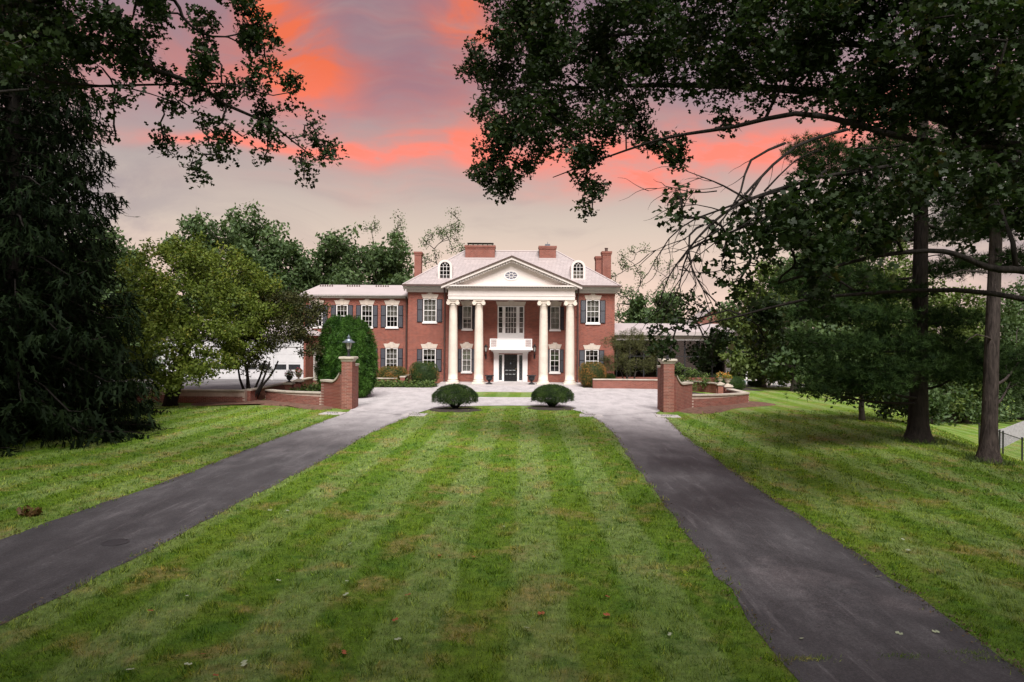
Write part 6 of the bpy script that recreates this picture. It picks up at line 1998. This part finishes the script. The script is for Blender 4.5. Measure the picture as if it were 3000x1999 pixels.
def blades(y0, y1, x0, x1, dens, hgt, wid, name):
    k = int((y1 - y0) * (x1 - x0) * dens)
    x = rng.uniform(x0, x1, k); y = rng.uniform(y0, y1, k)
    keep = ~on_paving(x, y) & (np.abs(x) < y * .80 + 2.5)
    # stay clear of the forecourt, beds and piers
    fe = np.interp(x, [-8.5, -5.2, -4.2, -2, 0, 2, 3.2, 4.0, 8.3], [30.3, 30.3, 31.2, 33.8, 34.2, 33.8, 32.6, 31.0, 30.3])
    mid = (x > -8.2) & (x < 8.0)
    keep &= ~(mid & (y > fe - .2))
    keep &= ~((x < -8) & (y > 33.0)) & ~((x > 7.9) & (x < 12.4) & (y > 31.6) & (y < 37.5))
    x, y = x[keep], y[keep]
    k = len(x)
    z = np.array([tz(a_, b_) for a_, b_ in zip(x, y)]) if x1 > 11 else np.zeros(k)
    # lean of the mown stripes
    ln = np.where(np.sin((x - .018 * y + .2) * math.pi / .74) > 0, .55, -.45)
    al = np.stack([rng.normal(size=k) * .5, ln + rng.normal(size=k) * .4, np.full(k, 1.0)], 1)
    nr = rng.normal(size=(k, 3)); nr[:, 2] *= .3
    tm = (T_BLADE[0] * np.array((wid, 1, 1)), T_BLADE[1])
    tuft = .75 + .5 * (np.sin(x * 9 + y * 3) * np.sin(y * 7.3 - x * 2) > .3)
    o = leaves(name, tm, np.stack([x, y, z - .004], 1), frames(nr, al), rng.uniform(.55, 1.25, k) * hgt * tuft, 'blade', None, (0, y0, 0))
    tag(o, 'short mown grass blades of the lawn')


blades(5.0, 9.0, -9, 9, 2300, .055, 1.3, 'grass')
blades(9.0, 14.0, -12, 12, 1200, .058, 1.9, 'grass')
blades(14.0, 21.0, -16, 16, 520, .06, 2.8, 'grass')
blades(21.0, 33.0, -19, 24, 180, .062, 4.0, 'grass')

LEAFM = {}
for nm in ('fallen', 'fallen_red'):
    me = bpy.data.meshes.new('leaf'); v = T_OAK[0].copy(); v = v - (0, .5, 0); v[:, 2] = .25 * v[:, 0] ** 2 + .12 * v[:, 1] ** 2
    up_ = v + (0, 0, .012)
    kk = len(v)
    me.from_pydata([tuple(p) for p in v * .085] + [tuple(p) for p in up_ * .085], [], [tuple(reversed(range(kk))), tuple(range(kk, 2 * kk))] + [(i, (i + 1) % kk, kk + (i + 1) % kk, kk + i) for i in range(kk)])
    me.materials.append(MT[nm]); LEAFM[nm] = me
pale = [(816, 1710), (1016, 1712), (1013, 1752), (548, 1756), (551, 1959), (715, 1957), (381, 1975), (790, 1502), (842, 1503), (768, 1584), (1010, 1441), (1543, 1851), (1476, 1550), (1025, 1602), (1431, 1414), (2660, 1620), (2645, 1588), (1165, 1885), (1962, 1870)]
red = [(1195, 1753), (1288, 1636), (1388, 1640), (1735, 1592), (595, 1929), (632, 1992), (1158, 1827), (1585, 1808), (1777, 1812), (441, 1800), (1008, 1924), (1780, 1758)]
drv = [(2348, 1876), (2634, 1861), (2741, 1856), (2570, 1693)]
for lst, nm, lab, grp in ((pale, 'fallen', 'pale green oak leaf lying on the lawn', 'pale fallen leaves on the lawn'), (red, 'fallen_red', 'russet dead oak leaf lying on the lawn', 'russet fallen leaves on the lawn'), (drv, 'fallen', 'pale oak leaf lying on the asphalt of the drive by the pines', 'fallen leaves on the drive')):
    for px_, py_ in lst:
        x, y, _ = G(px_, py_)
        o = bpy.data.objects.new('fallen_leaf', LEAFM[nm]); COL.objects.link(o)
        o.location = (x, y, .045 if lst is not drv else .02); o.rotation_euler = (random.uniform(-.3, .3), random.uniform(-.3, .3), random.uniform(0, 6.28))
        sc_ = random.uniform(.7, 1.15); o.scale = (sc_, sc_, sc_)
        tag(o, lab, 'leaf', grp)
# heap of dead twigs and leaves on the lawn beside the left drive
x, y, _ = G(87, 1512)
k = 90
c_ = np.array((x, y, .02)) + ball(k) * np.array((.19, .15, .07)) + np.array((0, 0, .05))
t = thing('leaf_heap', (x, y, 0), 'small heap of brown dead leaves on the grass beside the drive by the spruces', 'leaf heap')
leaves('leaves', T_OAK, c_, frames(rng.normal(size=(k, 3)) + (0, 0, .6)), rng.uniform(.07, .12, k), 'l_jap', t, rnd=np.full(k, .95), stuff=False)
for nm_, ed, k in (('edge_litter', R_OUT, 2600), ('edge_litter', R_IN, 1200), ('edge_litter', L_IN, 1400), ('edge_litter', L_OUT, 1600)):
    yy = rng.uniform(4, 31, k); xx_ = np.interp(yy, [p[1] for p in ed], [p[0] for p in ed]) + rng.normal(size=k) * .07
    o = leaves(nm_, T_LEAF, np.stack([xx_, yy, rng.uniform(.012, .03, k)], 1), frames(rng.normal(size=(k, 3)) * .5 + (0, 0, 1)), rng.uniform(.015, .05, k), 'l_litter', None, (0, 4, 0))
    tag(o, 'dead leaves and crumbs of soil along the edge of the drive')
# weeds in the crack across the right drive
for px_, py_, w_ in ((2335, 1935, .22), (2380, 1934, .10), (2640, 1928, .13), (2890, 1935, .16), (2845, 1915, .16)):
    x, y, _ = G(px_, py_); k = 160
    c_ = np.stack([x + rng.normal(size=k) * w_, y + rng.normal(size=k) * .035, np.full(k, .012)], 1)
    o = leaves('weeds', T_BLADE, c_, frames(rng.normal(size=(k, 3)), rng.normal(size=(k, 3)) * .6 + (0, 0, 1)), rng.uniform(.02, .05, k), 'blade', None, (x, y, 0))
    tag(o, 'tuft of weeds growing in the crack across the drive', 'weeds')
